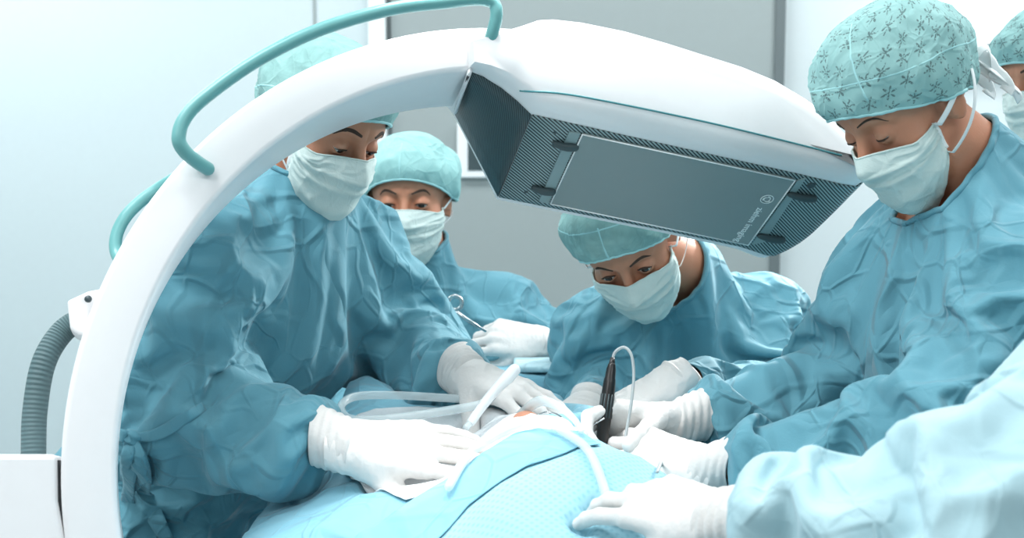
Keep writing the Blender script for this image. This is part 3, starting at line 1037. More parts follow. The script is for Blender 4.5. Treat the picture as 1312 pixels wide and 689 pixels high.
def add_gown(J, person, mat, loose=None, seed=0, h=0.024, exc=(1.10, 1.07), grav=0.14, steps=(44, 24), bend=(0.08, 0.02), hold=0.025, fine=True, neck_cut=None, extra=None):
    f, hem = gown_sdf(J, loose)
    g = f if extra is None else (lambda p: extra(p, f(p)))
    pts = np.array([J[k] for k in J if k not in ('s', 'cuff')])
    lo, hi = pts.min(0) - 0.32, pts.max(0) + 0.32
    V, F = surface_nets(g, lo, hi, h)
    V = relax(V, F, 3)
    # openings: neck, cuffs, hem
    nd = unit(J['skull'] - J['neck'])
    if neck_cut is not None: nd, nc = neck_cut
    else: nc = J['neck'] + nd * 0.052
    s0 = J.get('s', 1.0)
    near = np.linalg.norm(V - J['neck'], axis=1) < 0.2
    cut = near & (((V - nc) @ nd) > 0)
    rad = np.linalg.norm((V - nc) - ((V - nc) @ nd)[:, None] * nd, axis=1)
    cut &= rad < 0.092 * s0
    for k in 'LR':
        a = unit(J['wr' + k] - J['el' + k])
        cut |= (((V - J['wr' + k]) @ a) > -0.004) & (np.linalg.norm(V - J['wr' + k], axis=1) < 0.09)
    cut |= V[:, 2] < hem[2] - 0.1
    F = F[~cut[F].any(1)]
    V, F, _ = compact(V, F)
    bf = body_sdf(J)
    col = push_out(bf, 0.006)
    def open_rim(F):
        H_ = np.vstack([F[:, [i, (i + 1) % 4]] for i in range(4)]); S_ = np.sort(H_, 1)
        E_, c_ = np.unique(S_, axis=0, return_counts=True)
        return np.unique(E_[c_ == 1])
    for lvl in range(len(steps)):
        rim = open_rim(F)
        if lvl == 0:
            # tidy the rims: cuffs round the wrist, neck on its plane
            for v in rim:
                p = V[v]
                for k in 'LR':
                    if np.linalg.norm(p - J['wr' + k]) < 0.09:
                        a = unit(J['wr' + k] - J['el' + k]); q = p - J['wr' + k]; rr = q - a * (q @ a)
                        V[v] = J['wr' + k] - a * 0.012 + unit(rr) * (0.0305 * J.get('s', 1.0))
                if np.linalg.norm(p - nc) < 0.13 and abs((p - nc) @ nd) < 0.06:
                    V[v] = p - nd * ((p - nc) @ nd)
        ex0 = exc[lvl]
        def efn(P, ex0=ex0):
            e = np.full(len(P), 1 + (ex0 - 1) * 0.5)
            for k in 'LR':          # extra slack in the sleeves
                a, b, c = J['sh' + k], J['el' + k], J['wr' + k]
                d = np.minimum(s_cap(P, a, b, 0.1, 0.1), s_cap(P, b, c, 0.09, 0.07))
                e += np.where(d < 0.02, (ex0 - 1) * 0.9, 0)
            return e
        V = cloth(V, F, col, rim, 1.0, steps[lvl], 6 if lvl == 0 else 5, grav, bend[lvl], seed + lvl, 0.010 if lvl == 0 else 0.002, 0.88, hold, efn)
        if lvl < len(steps) - 1 or fine:
            V, F = subdiv(V, F)
    o = mk('gown', V, F, mat, person)
    o['_'] = 0; del o['_']
    mod(o, 'SOLIDIFY', thickness=0.0016, offset=0)
    return o, V, F

def rim_loop(V, F, near, rad):
    """ordered open-edge loop of a cloth round a point"""
    H_ = np.vstack([F[:, [i, (i + 1) % 4]] for i in range(4)]); S_ = np.sort(H_, 1)
    E_, c_ = np.unique(S_, axis=0, return_counts=True)
    E_ = E_[c_ == 1]
    E_ = E_[np.linalg.norm(V[E_].mean(1) - near, axis=1) < rad]
    nb = {}
    for a, b in E_.tolist(): nb.setdefault(a, []).append(b); nb.setdefault(b, []).append(a)
    if not nb: return None
    s = next(iter(nb)); loop = [s]; prev = None
    while True:
        c = [x for x in nb[loop[-1]] if x != prev]
        if not c: break
        prev = loop[-1]
        if c[0] == s: break
        loop.append(c[0])
        if len(loop) > 3000: break
    return V[loop]
# ------------------------------------------------------------------ people of the scene
make_materials()

def joints(s, skull, neck, chest, pelvis, shL, shR, elL, elR, wrL, wrR, **kw):
    J = dict(s=s, skull=skull, neck=neck, chest=chest, pelvis=pelvis, shL=shL, shR=shR, elL=elL, elR=elR, wrL=wrL, wrR=wrR)
    J = {k: (np.asarray(v, float) if k != 's' else v) for k, v in J.items()}
    side = J['shL'] - J['shR']; side[2] = 0; side = unit(side)
    hip = J['pelvis'] + A(0, 0, -0.05)
    for k, sg in (('L', 1), ('R', -1)):
        J['hip' + k] = hip + side * sg * 0.085
        J['an' + k] = A(J['pelvis'][0], J['pelvis'][1], 0.09) + side * sg * 0.12
        J['kn' + k] = (J['hip' + k] + J['an' + k]) / 2 + A(0, -0.02, 0)
    J.update(kw)
    return J

def shoes(J, person):
    side = unit(J['anL'] - J['anR']); f = unit(np.cross(A(0, 0, 1), side))
    f = -f if f @ (J['wrL'] - J['pelvis']) < 0 else f
    for k in 'LR':
        a = J['an' + k]
        V, F = surface_nets(lambda p: np.maximum(smin(s_cap(p, A(a[0], a[1], 0.045), A(a[0], a[1], 0.04) + f * 0.14, 0.046, 0.044), s_cap(p, A(a[0], a[1], 0.05), a, 0.046, 0.046), 0.02), 0.002 - p[:, 2]),
                            [a[0] - 0.25, a[1] - 0.25, -0.01], [a[0] + 0.25, a[1] + 0.25, 0.17], 0.012)
        mk('shoe', V, F, M['shoe'], person)

def make_person(J, H, label, gown, loose=None, seed=0, cap=None, mask=None, gown_kw=None, fine=True):
    p = add_body(J, H, fine=fine)
    tag(p, label, 'person')
    add_eyes(H, p)
    add_mask(H, p, seed, **(mask or {}))
    add_cap(H, p, seed=seed, **(cap or {}))
    o, V, F = add_gown(J, p, gown, loose, seed, **(gown_kw or {}))
    # stitched binding round the neck
    lp = rim_loop(V, F, J['neck'] + unit(J['skull'] - J['neck']) * 0.035, 0.15)
    if lp is not None and len(lp) > 10:
        lp = np.vstack([lp, lp[:1]])
        V2, F2 = tube(lp, 0.0045, 8, cap=False); mk('neck_binding', V2, F2, gown, o)
    shoes(J, p)
    return p, o, V, F

def reach(J, k, hand):
    """the wrist joint sits just behind the hand, in line with the forearm"""
    h = hand.c if isinstance(hand, Hand) else np.asarray(hand, float)
    J['wr' + k] = h - unit(h - J['el' + k]) * 0.032

def glove(J, person, k, hand, *a, **kw):
    return add_glove(hand, person, *a, cuff_dir=J['wr' + k] - J['el' + k], **kw)

# --- surgeon leaning in from beyond the arch
H1 = Head(U(412, 160, 1.81), (0.68, -0.52, -0.46), (0.42, -0.24, 0.88), 1.05, gaze=-26, up_open=20, low_open=22)
J1 = joints(1.04, H1.c + A(-0.01, 0.02, -0.02), U(372, 258, 1.85), U(345, 372, 1.90), U(185, 650, 2.06), U(452, 300, 2.00), U(262, 305, 1.70),
            U(530, 425, 2.02), U(240, 490, 1.66), U(588, 486, 1.78), U(424, 574, 1.54))
HA = Hand(U(450, 573, 1.53), (1, -0.04, -0.02), (0.0, -0.62, 0.78), -1, 1.08)
reach(J1, 'R', HA)
HB = Hand(U(602, 484, 1.76), (0.72, -0.66, -0.10), (0.16, -0.30, 0.93), -1, 1.05)
reach(J1, 'L', HB)
P1, G1, GV1, GF1 = make_person(J1, H1, 'person leaning in behind the white arch, both gloved hands on the patient', M['gown'],
    dict(torso=0.03, armL=0.03, foreL=0.03, armR=0.035, foreR=0.034), 3, cap=dict(mat=M['cap_sheer'], front=0.052, band=0.78), mask=dict(straps='ears'))
glove(J1, P1, 'R', HA, dict(index=(8, 8, 6), middle=(10, 10, 8), ring=(12, 10, 8), little=(14, 12, 8)), dict(index=3, middle=0, ring=-2, little=-5), (30, 18, 8, 8), 0.060, seed=1)
glove(J1, P1, 'L', HB, dict(index=(22, 26, 14), middle=(18, 22, 12), ring=(15, 20, 10), little=(12, 18, 10)), dict(index=6, middle=1, ring=-5, little=-11), (40, 36, 4, 6), 0.060, seed=2)

# --- nurse behind
H2 = Head(U(525, 256, 2.40), (-0.03, -0.95, -0.10), (0, 0, 1), 1.04, True, gaze=-14, up_open=20, low_open=18)
J2 = joints(0.95, H2.c + A(0, 0.01, -0.02), U(541, 338, 2.47), U(548, 440, 2.52), U(552, 640, 2.60), U(646, 388, 2.50), U(440, 388, 2.50),
            U(720, 470, 2.46), U(430, 520, 2.44), U(706, 447, 2.31), U(505, 510, 2.22))
HC = Hand(U(692, 440, 2.26), (-0.94, -0.18, 0.16), (-0.1, -0.75, 0.62), 1, 0.98)
reach(J2, 'L', HC)
HC2 = Hand(U(515, 505, 2.24), (0.7, -0.6, 0.1), (0, -0.3, 0.9), -1, 0.98)
reach(J2, 'R', HC2)
P2, G2, GV2, GF2 = make_person(J2, H2, 'person standing before the grey wall in a pale cap, holding a ringed steel tool', M['gown'],
    dict(torso=0.03, arm=0.032, fore=0.03), 7, cap=dict(mat=M['cap_plain'], front=0.050, band=0.55, seams=[(4, 24, 45)], puff=0.016), mask=dict(straps='ears'), fine=False)
glove(J2, P2, 'L', HC, dict(index=(26, 40, 25), middle=(38, 45, 25), ring=(46, 48, 25), little=(52, 50, 25)), dict(index=2, middle=0, ring=-1, little=-3), (24, 12, 22, 20), 0.060, seed=3, h=0.0028)

# --- surgeon bending over the middle
H3 = Head(U(806, 306, 1.95), (-0.10, -0.74, -0.66), (-0.44, -0.55, 0.72), 1.0, True, gaze=-6, up_open=31, low_open=25)
J3 = joints(0.95, H3.c + A(0.02, 0.03, -0.01), U(884, 346, 2.11), U(868, 455, 2.22), U(925, 660, 2.44), U(978, 392, 2.22), U(775, 410, 2.15),
            U(996, 500, 2.06), U(768, 508, 2.10), U(882, 478, 1.80), U(735, 570, 1.98))
HD = Hand(U(862, 488, 1.78), (-0.84, -0.35, -0.36), (-0.35, -0.25, 0.9), 1, 1.0)
reach(J3, 'L', HD)
HD2 = Hand(U(752, 520, 1.90), (-0.50, -0.80, -0.04), (-0.1, -0.1, 1.0), -1, 0.95)
reach(J3, 'R', HD2)
P3, G3, GV3, GF3 = make_person(J3, H3, 'person bending low beneath the dark detector panel, eyes above the mask', M['gown'],
    dict(torso=0.035, arm=0.032, fore=0.032), 12, cap=dict(mat=M['cap_sheer'], front=0.056, band=0.62, seams=[(2, 28, 45)]), mask=dict(straps='ties'))
glove(J3, P3, 'L', HD, dict(index=(40, 45, 20), middle=(52, 45, 20), ring=(55, 45, 20), little=(55, 45, 20)), dict(), (20, 50, 20, 20), 0.060, seed=4)

# --- surgeon at the right of the table
H4 = Head(U(1162, 134, 1.5), (-0.76, -0.32, -0.62), (-0.50, -0.12, 0.86), 0.95, gaze=-22, up_open=7, low_open=8)
H4.brow = 0.5
J4 = joints(1.05, H4.c + A(0.01, 0.01, -0.02), U(1262, 232, 1.53), U(1235, 400, 1.58), U(1330, 700, 1.74), U(1325, 345, 1.40), U(1172, 322, 1.66),
            U(1215, 525, 1.33), U(1076, 475, 1.72), U(948, 598, 1.42), U(893, 562, 1.62))
HE = Hand(U(865, 560, 1.60), (-0.95, -0.16, 0.10), (0.1, 0.72, 0.62), 1, 1.0)
HE.c = U(773, 541, 1.57) - HE.R @ A(0.106, 0.022, -0.021)
reach(J4, 'R', HE)
HF = Hand(U(898, 602, 1.46), (-0.70, 0.62, 0.10), (-0.1, -0.45, 0.85), -1, 1.02)
reach(J4, 'L', HF)
P4, G4, GV4, GF4 = make_person(J4, H4, 'person in star-print cap looking down and gripping the black handpiece', M['gown'],
    dict(torso=0.03, arm=0.035, fore=0.034), 21, cap=dict(mat=M['cap_star'], front=0.046, band=0.70, seams=[(-30, 8, 40)], tall=0.012, puff=0.012, ties=True), mask=dict(straps='ties', top=-0.010))
glove(J4, P4, 'R', HE, dict(index=(28, 52, 40), middle=(42, 58, 40), ring=(52, 62, 40), little=(58, 62, 40)), dict(), (30, 42, 4, 4), 0.060, seed=5)
glove(J4, P4, 'L', HF, dict(), dict(), (30, 20, 10, 10), 0.060, seed=6)

# --- someone whose sleeve reaches in at the near right
H5 = Head(U(1650, 100, 0.98), (-0.85, 0.3, -0.4), (-0.3, 0.1, 0.95), 1.0)
J5 = joints(1.0, H5.c + A(0.02, 0, -0.02), U(1690, 270, 1.0), U(1720, 450, 1.0), U(1850, 800, 1.0), U(1800, 380, 0.84), U(1570, 385, 1.09),
            U(1980, 660, 0.84), U(1290, 630, 0.98), U(1850, 760, 0.9), U(940, 664, 1.14))
HG = Hand(U(912, 668, 1.17), (-0.62, 0.74, 0.0), (-0.05, -0.62, 0.8), 1, 1.0)
reach(J5, 'R', HG)
HG2 = Hand(U(1760, 760, 0.92), (-0.8, 0.5, -0.1), (0, 0, 1), -1, 1.0)
reach(J5, 'L', HG2)
P5, G5, GV5, GF5 = make_person(J5, H5, 'person mostly out of view whose large sleeve, coloured as if lit, reaches in at the corner', M['gown_lit_pale'],
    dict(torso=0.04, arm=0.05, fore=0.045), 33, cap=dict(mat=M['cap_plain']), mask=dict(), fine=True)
glove(J5, P5, 'R', HG, dict(index=(10, 14, 10), middle=(14, 18, 10), ring=(20, 20, 12), little=(24, 24, 14)), dict(), (28, 24, 12, 12), 0.060, seed=8)

# --- masked man at the edge
H6 = Head(U(1352, 96, 2.12), (-0.86, -0.36, -0.28), (-0.1, 0, 1), 1.0, gaze=-22, up_open=14, low_open=14)
J6 = joints(1.0, H6.c + A(0.02, 0, -0.02), U(1394, 186, 2.16), U(1405, 330, 2.16), U(1390, 600, 2.2), U(1400, 260, 2.0), U(1380, 260, 2.34),
            U(1440, 440, 1.96), U(1400, 440, 2.4), U(1290, 520, 2.0), U(1250, 500, 2.3))
HI1 = Hand(U(1290, 520, 2.0), (-0.9, 0.1, -0.2), (0, -0.3, 1), -1, 1.0)
HI2 = Hand(U(1250, 505, 2.26), (-0.9, 0.1, -0.2), (0, -0.3, 1), 1, 1.0)
reach(J6, 'L', HI1); reach(J6, 'R', HI2)
P6, G6, GV6, GF6 = make_person(J6, H6, 'masked person cut off by the picture edge, behind the big star-print cap', M['gown'],
    dict(torso=0.04, arm=0.032, fore=0.03), 41, cap=dict(mat=M['cap_star'], front=0.046), mask=dict(straps='ties'), fine=False)

glove(J6, P6, 'L', HI1, cuff=0.06, h=0.004, seed=12); glove(J6, P6, 'R', HI2, cuff=0.06, h=0.004, seed=13)
glove(J2, P2, 'R', HC2, cuff=0.06, h=0.004, seed=14); glove(J3, P3, 'R', HD2, cuff=0.06, h=0.0028, seed=15); glove(J5, P5, 'L', HG2, cuff=0.06, h=0.004, seed=16)
# ------------------------------------------------------------------ imaging arch
CO = A(0.0266, 0.2303, 1.5)
CA_ = A(-0.30574112, 0.16361639, 0.93795098); CE1 = A(0.95076344, 0, 0.30991755); CE2 = A(0.05070759, 0.98652404, -0.15556048)
def cam2world(q):
    q = np.asarray(q, float)
    return CAMP + q[..., 2:3] * FW + q[..., 0:1] * RT - q[..., 1:2] * UPV
def ring(u, w, off=0.0):
    """point in the plane of the arch: u along, w down, off away from the camera along its axis"""
    u, w, off = np.broadcast_arrays(np.asarray(u, float), w, off)
    return cam2world(CO + u[..., None] * CE1 + w[..., None] * CE2 + off[..., None] * CA_)
def on_ring(px, py, off=0.0):
    r = A((px - CX) / FPX, (py - CY) / FPX, 1.0)
    P0 = CO + CA_ * off
    q = r * ((P0 @ CA_) / (r @ CA_)) - P0
    return float(q @ CE1), float(q @ CE2)
def pxr(px, py, off=0.0): return ring(*on_ring(px, py, off), off)

RO, RI, TH = 0.5653, 0.5054, 0.1725
arm = empty('imaging_arch', (-1.0, 1.5, 0))
tag(arm, 'big white curved imaging arch with a dark ribbed detector at its upper end', 'imaging machine')

def arc_sweep(a0, a1, n, prof):
    """prof: (radius, off) loop swept about the axis"""
    V, F = [], []
    m = len(prof)
    for i in range(n + 1):
        a = math.radians(a0 + (a1 - a0) * i / n)
        for r, o in prof: V.append(ring(r * math.cos(a), r * math.sin(a), o))
    for i in range(n):
        for k in range(m):
            F.append((i * m + k, i * m + (k + 1) % m, (i + 1) * m + (k + 1) % m, (i + 1) * m + k))
    F.append(tuple(range(m))[::-1]); F.append(tuple(n * m + k for k in range(m)))
    return V, F
def round_rect(r0, r1, o0, o1, b, k=5):
    P = []
    for (cr, co, s0) in ((r1 - b, o0 + b, -90), (r1 - b, o1 - b, 0), (r0 + b, o1 - b, 90), (r0 + b, o0 + b, 180)):
        for j in range(k + 1):
            t = math.radians(s0 + 90 * j / k)
            P.append((cr + b * math.cos(t), co + b * math.sin(t)))
    return P
v, f = arc_sweep(-62, -209, 150, round_rect(RI, RO, 0.0, TH, 0.007))
mk('arch', v, f, M['white'], arm)

# housing of the detector: a prism whose lower face slopes
bL = on_ring(582, 145, 0.178)
NEAR = [(-0.062, -0.504), (-0.040, -0.497), (-0.015, -0.483), (0.007, -0.466), (0.026, -0.448), (0.150, -0.4255), (0.300, -0.399), (0.427, -0.3765), (0.500, -0.3625),
        (0.524, -0.3600), (0.541, -0.3700), (0.543, -0.390), (0.520, -0.4210), (0.484, -0.4600), (0.445, -0.486), (0.398, -0.511), (0.345, -0.529), (0.287, -0.543), (0.230, -0.557), (0.168, -0.570), (0.104, -0.5785), (0.060, -0.580), (0.039, -0.577), (0.012, -0.566), (-0.025, -0.552), (-0.062, -0.535)]
NEAR = np.array(NEAR)
shift = np.zeros_like(NEAR)
for i, (u, w) in enumerate(NEAR):
    if i <= 4:
        t = (u + 0.062) / 0.088
        tgt = np.array([bL[0] * (1 - t) + 0.026 * t, bL[1] * (1 - t) + (-0.448 + 0.081) * t])
        shift[i] = tgt - NEAR[i]
    elif i <= 8: shift[i] = (0, 0.081)
    elif i == 9: shift[i] = (-0.004, 0.079)
    elif i == 10: shift[i] = (-0.006, 0.074)
    elif i == 11: shift[i] = (-0.002, 0.050)
    elif i == 12: shift[i] = (0, 0.02)
cen = NEAR.mean(0)
def inset(P, k):
    """moves a closed loop inwards by k"""
    t = np.roll(P, -1, 0) - np.roll(P, 1, 0); n = np.stack([-t[:, 1], t[:, 0]], 1); n /= np.linalg.norm(n, axis=1)[:, None]
    s = np.sign(((cen - P) * n).sum(1))[:, None]
    s = np.where(np.abs(s) > 0, np.sign(s.sum()), 1)
    kk = k * np.clip((P[:, :1] + 0.062) / 0.16, 0.05, 1)
    return P + n * s * kk
def dense(P, k=4):
    Q = np.vstack([P, P[:1]]); out = []
    for i in range(len(P)):
        for j in range(k): out.append(Q[i] + (Q[i + 1] - Q[i]) * j / k)
    return np.array(out)
top = (np.arange(len(NEAR)) >= 12)[:, None]
LOOPS = [(inset(NEAR, 0.034), -0.026), (inset(NEAR, 0.022), -0.0235), (inset(NEAR, 0.010), -0.017), (inset(NEAR, 0.003), -0.008), (NEAR, -0.002)]
def section(t):
    """outline of the housing at a depth t: the far right corner is rounded off"""
    P = NEAR + shift * t
    k = np.clip((NEAR[:, 0] - 0.40) / 0.12, 0, 1)
    P[:, 0] -= 0.045 * k * t ** 6 + 0.010 * k * t
    return P
for t in (0.2, 0.4, 0.6, 0.7, 0.8, 0.87, 0.94, 1.0): LOOPS.append((section(t), 0.178 * t))
LOOPS.append((inset(section(1.0), 0.006), 0.186))
V, F = [], []
m = len(NEAR)
for P, o in LOOPS: V.extend(ring(P[:, 0], P[:, 1], o))
for i in range(len(LOOPS) - 1):
    for k in range(m): F.append((i * m + k, i * m + (k + 1) % m, (i + 1) * m + (k + 1) % m, (i + 1) * m + k))
F.append(tuple(range(m))); F.append(tuple((len(LOOPS) - 1) * m + k for k in range(m))[::-1])
hs = mk('detector_housing', V, F, M['white'], arm)
bm = bmesh.new(); bm.from_mesh(hs.data); bmesh.ops.recalc_face_normals(bm, faces=bm.faces); bm.to_mesh(hs.data); bm.free()
e = hs.modifiers.new('Edge', 'EDGE_SPLIT'); e.split_angle = math.radians(40)

# carbon faces under it
def lower(i_t, t, out=0.0):
    """point on the lower face: i_t index along the near edge, t 0..1 to the far side, out below the face"""
    i = int(min(math.floor(i_t), m - 2)); fr_ = i_t - i
    S_ = section(t); c = S_[i] * (1 - fr_) + S_[i + 1] * fr_
    return ring(c[0], c[1], 0.178 * t)
def face_frame(P0, P1, P2):
    s = P1 - P0; t = P2 - P0
    n = unit(np.cross(s, t))
    if n @ (CAMP - P0) < 0: n = -n
    return n
def strip(rows, nt, t0, t1, out, uvscale):
    V, F, UVs = [], [], []
    nr = len(rows)
    for i in rows:
        a, b = lower(i, 0), lower(i, 1)
        for j in range(nt + 1):
            V.append(lower(i, t0 + (t1 - t0) * j / nt))
    V = np.array(V)
    for i in range(nr - 1):
        for j in range(nt): F.append((i * (nt + 1) + j, i * (nt + 1) + j + 1, (i + 1) * (nt + 1) + j + 1, (i + 1) * (nt + 1) + j))
    N = vnormals(V, np.array(F)); 
    if (N * (CAMP - V)).sum() < 0: N = -N
    G = V.reshape(nr, nt + 1, 3)
    du = np.concatenate([[0], np.cumsum(np.linalg.norm(np.diff(G[:, 0], axis=0), axis=1))])
    dv = np.linalg.norm(G[0] - G[0, :1], axis=1)
    sd, td = unit(G[-1, 0] - G[0, 0]), unit(G[0, -1] - G[0, 0])
    UV = np.linalg.lstsq(np.stack([sd, td], 1), (V - G[0, 0]).T, rcond=None)[0].T
    return V + N * out, F, UV
v, f, uv = strip([0.06, 0.5, 1, 1.5, 2, 2.5, 3, 3.5, 4.0], 6, 0.03, 0.955, 0.0016, 1)
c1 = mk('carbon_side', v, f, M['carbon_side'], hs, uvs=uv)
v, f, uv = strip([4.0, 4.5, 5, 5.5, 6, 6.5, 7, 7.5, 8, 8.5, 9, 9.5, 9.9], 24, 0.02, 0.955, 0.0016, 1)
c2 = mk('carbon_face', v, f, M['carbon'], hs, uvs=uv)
for c in (c1, c2): mod(c, 'SOLIDIFY', thickness=0.0016, offset=0)
# white notch where the side meets the arch
a, b = pxr(598, 95, -0.001), pxr(584, 146, 0.06)
nb = MB()
nb.add(*tube([pxr(602, 92, -0.004), pxr(592, 118, 0.06), pxr(584, 142, 0.13)], 0.006, 8, flat=0.5))
nb.build('notch_trim', M['white_edge'], hs)
nb = MB(); nb.add(*tube([pxr(600, 97, -0.002), pxr(592, 119, 0.06), pxr(586, 138, 0.12)], 0.0018, 6)); nb.build('notch_gap', M['gap'], hs)

# detector panel on the carbon face
P00, P10, P01 = lower(4, 0), lower(8, 0), lower(4, 1)
FN = face_frame(P00, P10, P01)
def onface(px, py, out=0.0):
    """point of the carbon face's plane seen at a pixel"""
    r = FW + (px - CX) / FPX * RT - (py - CY) / FPX * UPV
    return CAMP + r * (((P00 - CAMP) @ FN) / (r @ FN)) + FN * out
def slab(name, corners, t0, t1, mat, parent, bev=0.0):
    n = len(corners)
    V = [c + FN * t0 for c in corners] + [c + FN * t1 for c in corners]
    F = [tuple(range(n))[::-1], tuple(range(n, 2 * n))] + [(i, (i + 1) % n, n + (i + 1) % n, n + i) for i in range(n)]
    o = mk(name, V, F, mat, parent, smooth=False)
    bm_ = bmesh.new(); bm_.from_mesh(o.data); bmesh.ops.recalc_face_normals(bm_, faces=bm_.faces); bm_.to_mesh(o.data); bm_.free()
    if bev: mod(o, 'BEVEL', width=bev, segments=2)
    return o
Q = [onface(746, 168), onface(1018, 227), onface(958, 310), onface(705, 257)]
# squared up: a true rectangle about the same corners
cq = sum(Q) / 4; ex = unit((Q[1] - Q[0]) + (Q[2] - Q[3])); ey = unit(np.cross(FN, ex))
if ey @ (Q[3] - Q[0]) < 0: ey = -ey
hx = (np.linalg.norm(Q[1] - Q[0]) + np.linalg.norm(Q[2] - Q[3])) / 4
hy = (np.linalg.norm(Q[3] - Q[0]) + np.linalg.norm(Q[2] - Q[1])) / 4
panel = slab('panel', Q, 0.0015, 0.006, M['panel'], hs, 0.001)
loop = [q + FN * 0.0062 for q in Q]
pb = MB()
for i in range(4):
    pb.add(*tube([loop[i], loop[(i + 1) % 4]], 0.0011, 6))
pb.build('frame_line', M['panel_edge'], panel)
# latch bars either side and their latches
slab('latch_bar', [onface(729, 166), onface(744, 168), onface(703, 258), onface(690, 255)], 0.0015, 0.005, M['panel_bar'], hs, 0.0008)
slab('latch_bar', [onface(1021, 229), onface(1032, 226), onface(973, 316), onface(962, 311)], 0.0015, 0.004, M['panel_bar'], hs, 0.0008)
for (x0, y0, x1, y1) in ((711, 180, 736, 184), (684, 237, 707, 241), (1012, 245, 1041, 250), (973, 298, 1001, 303)):
    p, r_ = round_ends(spline([onface(x0, y0, 0.006), onface((x0 + x1) / 2, (y0 + y1) / 2, 0.009), onface(x1, y1, 0.007)], 6), [0.0045, 0.0052, 0.0056, 0.0060, 0.0062, 0.0060], 4)
    v, f = tube(p, r_, 12); mk('latch', v, f, M['grey_dark'], hs)
for (x, y, r0) in ((711, 168, 0.0028), (674, 244, 0.0028), (1039, 236, 0.0065), (977, 315, 0.0065)):
    c = onface(x, y)
    v, f = tube([c + FN * 0.001, c + FN * 0.003, c + FN * 0.0036], [r0, r0, r0 * 0.7], 14); mk('screw', v, f, M['grey_dark'], hs)
# teal line along the housing
from mathutils.bvhtree import BVHTree
HB_ = BVHTree.FromPolygons([tuple(hs.matrix_world @ v_.co + Vector(world_loc(arm))) for v_ in hs.data.vertices], [tuple(p_.vertices) for p_ in hs.data.polygons])
def ray_on(bvh, px, py, lift):
    r = unit(FW + (px - CX) / FPX * RT - (py - CY) / FPX * UPV)
    h = bvh.ray_cast(Vector(CAMP), Vector(r))
    if h[0] is None: return None
    n = np.array(h[1]); n = n if n @ r < 0 else -n
    return np.array(h[0]) + n * lift
pth = [ray_on(HB_, *p, 0.0004) for p in spline([(666, 116, 0), (740, 123, 0), (890, 153, 0), (1000, 179, 0), (1078, 199, 0)], 40)[:, :2]]
pth = [p for p in pth if p is not None]
v, f = tube(pth, 0.0013, 6); mk('teal_line', v, f, M['teal_line'], hs)

# print on the panel: ring emblem and the maker's name
em = onface(982, 251, 0.0064); dn = unit(onface(958, 310) - onface(1018, 227)); rt = unit(np.cross(dn, FN)); rt = rt if rt @ RT > 0 else -rt
lg = MB()
aa = np.linspace(0, 2 * math.pi, 33)
lg.add(*tube([em + 0.0095 * (math.cos(x) * rt + math.sin(x) * dn) for x in aa], 0.0007, 6, cap=False))
for ph, rr in ((0.4, 0.0062), (2.6, 0.0058), (4.6, 0.006)):
    lg.add(*tube([em + rr * (math.cos(ph + x) * rt + math.sin(ph + x) * dn) * (1 - 0.35 * x / 2.2) for x in np.linspace(0, 2.2, 12)], np.linspace(0.0012, 0.0004, 12), 6))
lg.build('emblem', M['logo'], panel)
def text_mesh(s, size, origin, xdir, ydir, ndir, mat, name, parent, ext=0.0003):
    cu = bpy.data.curves.new('t', 'FONT'); cu.body = s; cu.size = size; cu.extrude = ext; cu.align_x = 'LEFT'; cu.align_y = 'CENTER'
    o = bpy.data.objects.new('t', cu); COL.objects.link(o)
    me = bpy.data.meshes.new_from_object(o.evaluated_get(bpy.context.evaluated_depsgraph_get()))
    bpy.data.objects.remove(o)
    V = np.array([v_.co[:] for v_ in me.vertices]); F = [tuple(p.vertices) for p in me.polygons]
    Wd = origin + V[:, :1] * xdir + V[:, 1:2] * ydir + V[:, 2:3] * ndir
    return mk(name, Wd, F, mat, parent, smooth=False)
text_mesh('ziehm imaging', 0.0155, onface(974, 262, 0.0063), dn, rt, FN, M['logo'], 'maker_name', panel)

# grab rails
def rail(pts, r, name='grab_rail'):
    P = spline([pxr(x, y, o) for x, y, o in pts], 90)
    P, R_ = round_ends(P, r); v, f = tube(P, R_, 16); return mk(name, v, f, M['teal_rail'], arm)
rail([(266, 216, -0.008), (252, 207, -0.020), (236, 193, -0.030), (229, 177, -0.034), (236, 153, -0.034), (262, 125, -0.034), (330, 77, -0.034), (410, 38, -0.034), (500, 12, -0.034), (570, 3, -0.034), (612, -1, -0.034), (632, 4, -0.034), (636, 20, -0.032), (630, 45, -0.022), (624, 62, -0.008)], 0.0085)
rail([(230, 225, 0.176), (205, 240, 0.20), (180, 258, 0.206), (160, 279, 0.206), (149, 303, 0.206), (150, 326, 0.20), (165, 345, 0.178)], 0.0085)

# hose and its clamp
hp = spline([pxr(x, y, o) for x, y, o in ((43, 640, 0.10), (43, 580, 0.10), (45, 525, 0.10), (56, 465, 0.10), (80, 425, 0.11), (108, 408, 0.11), (128, 404, 0.11))], 80)
v, f = tube(hp, 0.0145, 20)
n_ = len(hp); uv = np.stack(np.broadcast_arrays(np.arange(20)[None] / 20, np.linspace(0, 1, n_)[:, None]), -1).reshape(-1, 2)
mk('hose', v, f, M['hose'], arm, uvs=uv)
def prism(name, pix, o0, o1, mat, parent, bev=0.004):
    a = [pxr(x, y, 0.5 * (o0 + o1)) for x, y in pix]; n = len(a)
    ax = unit(ring(0, 0, 1) - ring(0, 0, 0)); hh = (o1 - o0) / 2
    V = [p - ax * hh for p in a] + [p + ax * hh for p in a]
    F = [tuple(range(n)), tuple(range(n, 2 * n))[::-1]] + [(i, n + i, n + (i + 1) % n, (i + 1) % n) for i in range(n)]
    o = mk(name, V, F, mat, parent, smooth=False)
    bm_ = bmesh.new(); bm_.from_mesh(o.data); bmesh.ops.recalc_face_normals(bm_, faces=bm_.faces); bm_.to_mesh(o.data); bm_.free()
    if bev: mod(o, 'BEVEL', width=bev, segments=3)
    return o
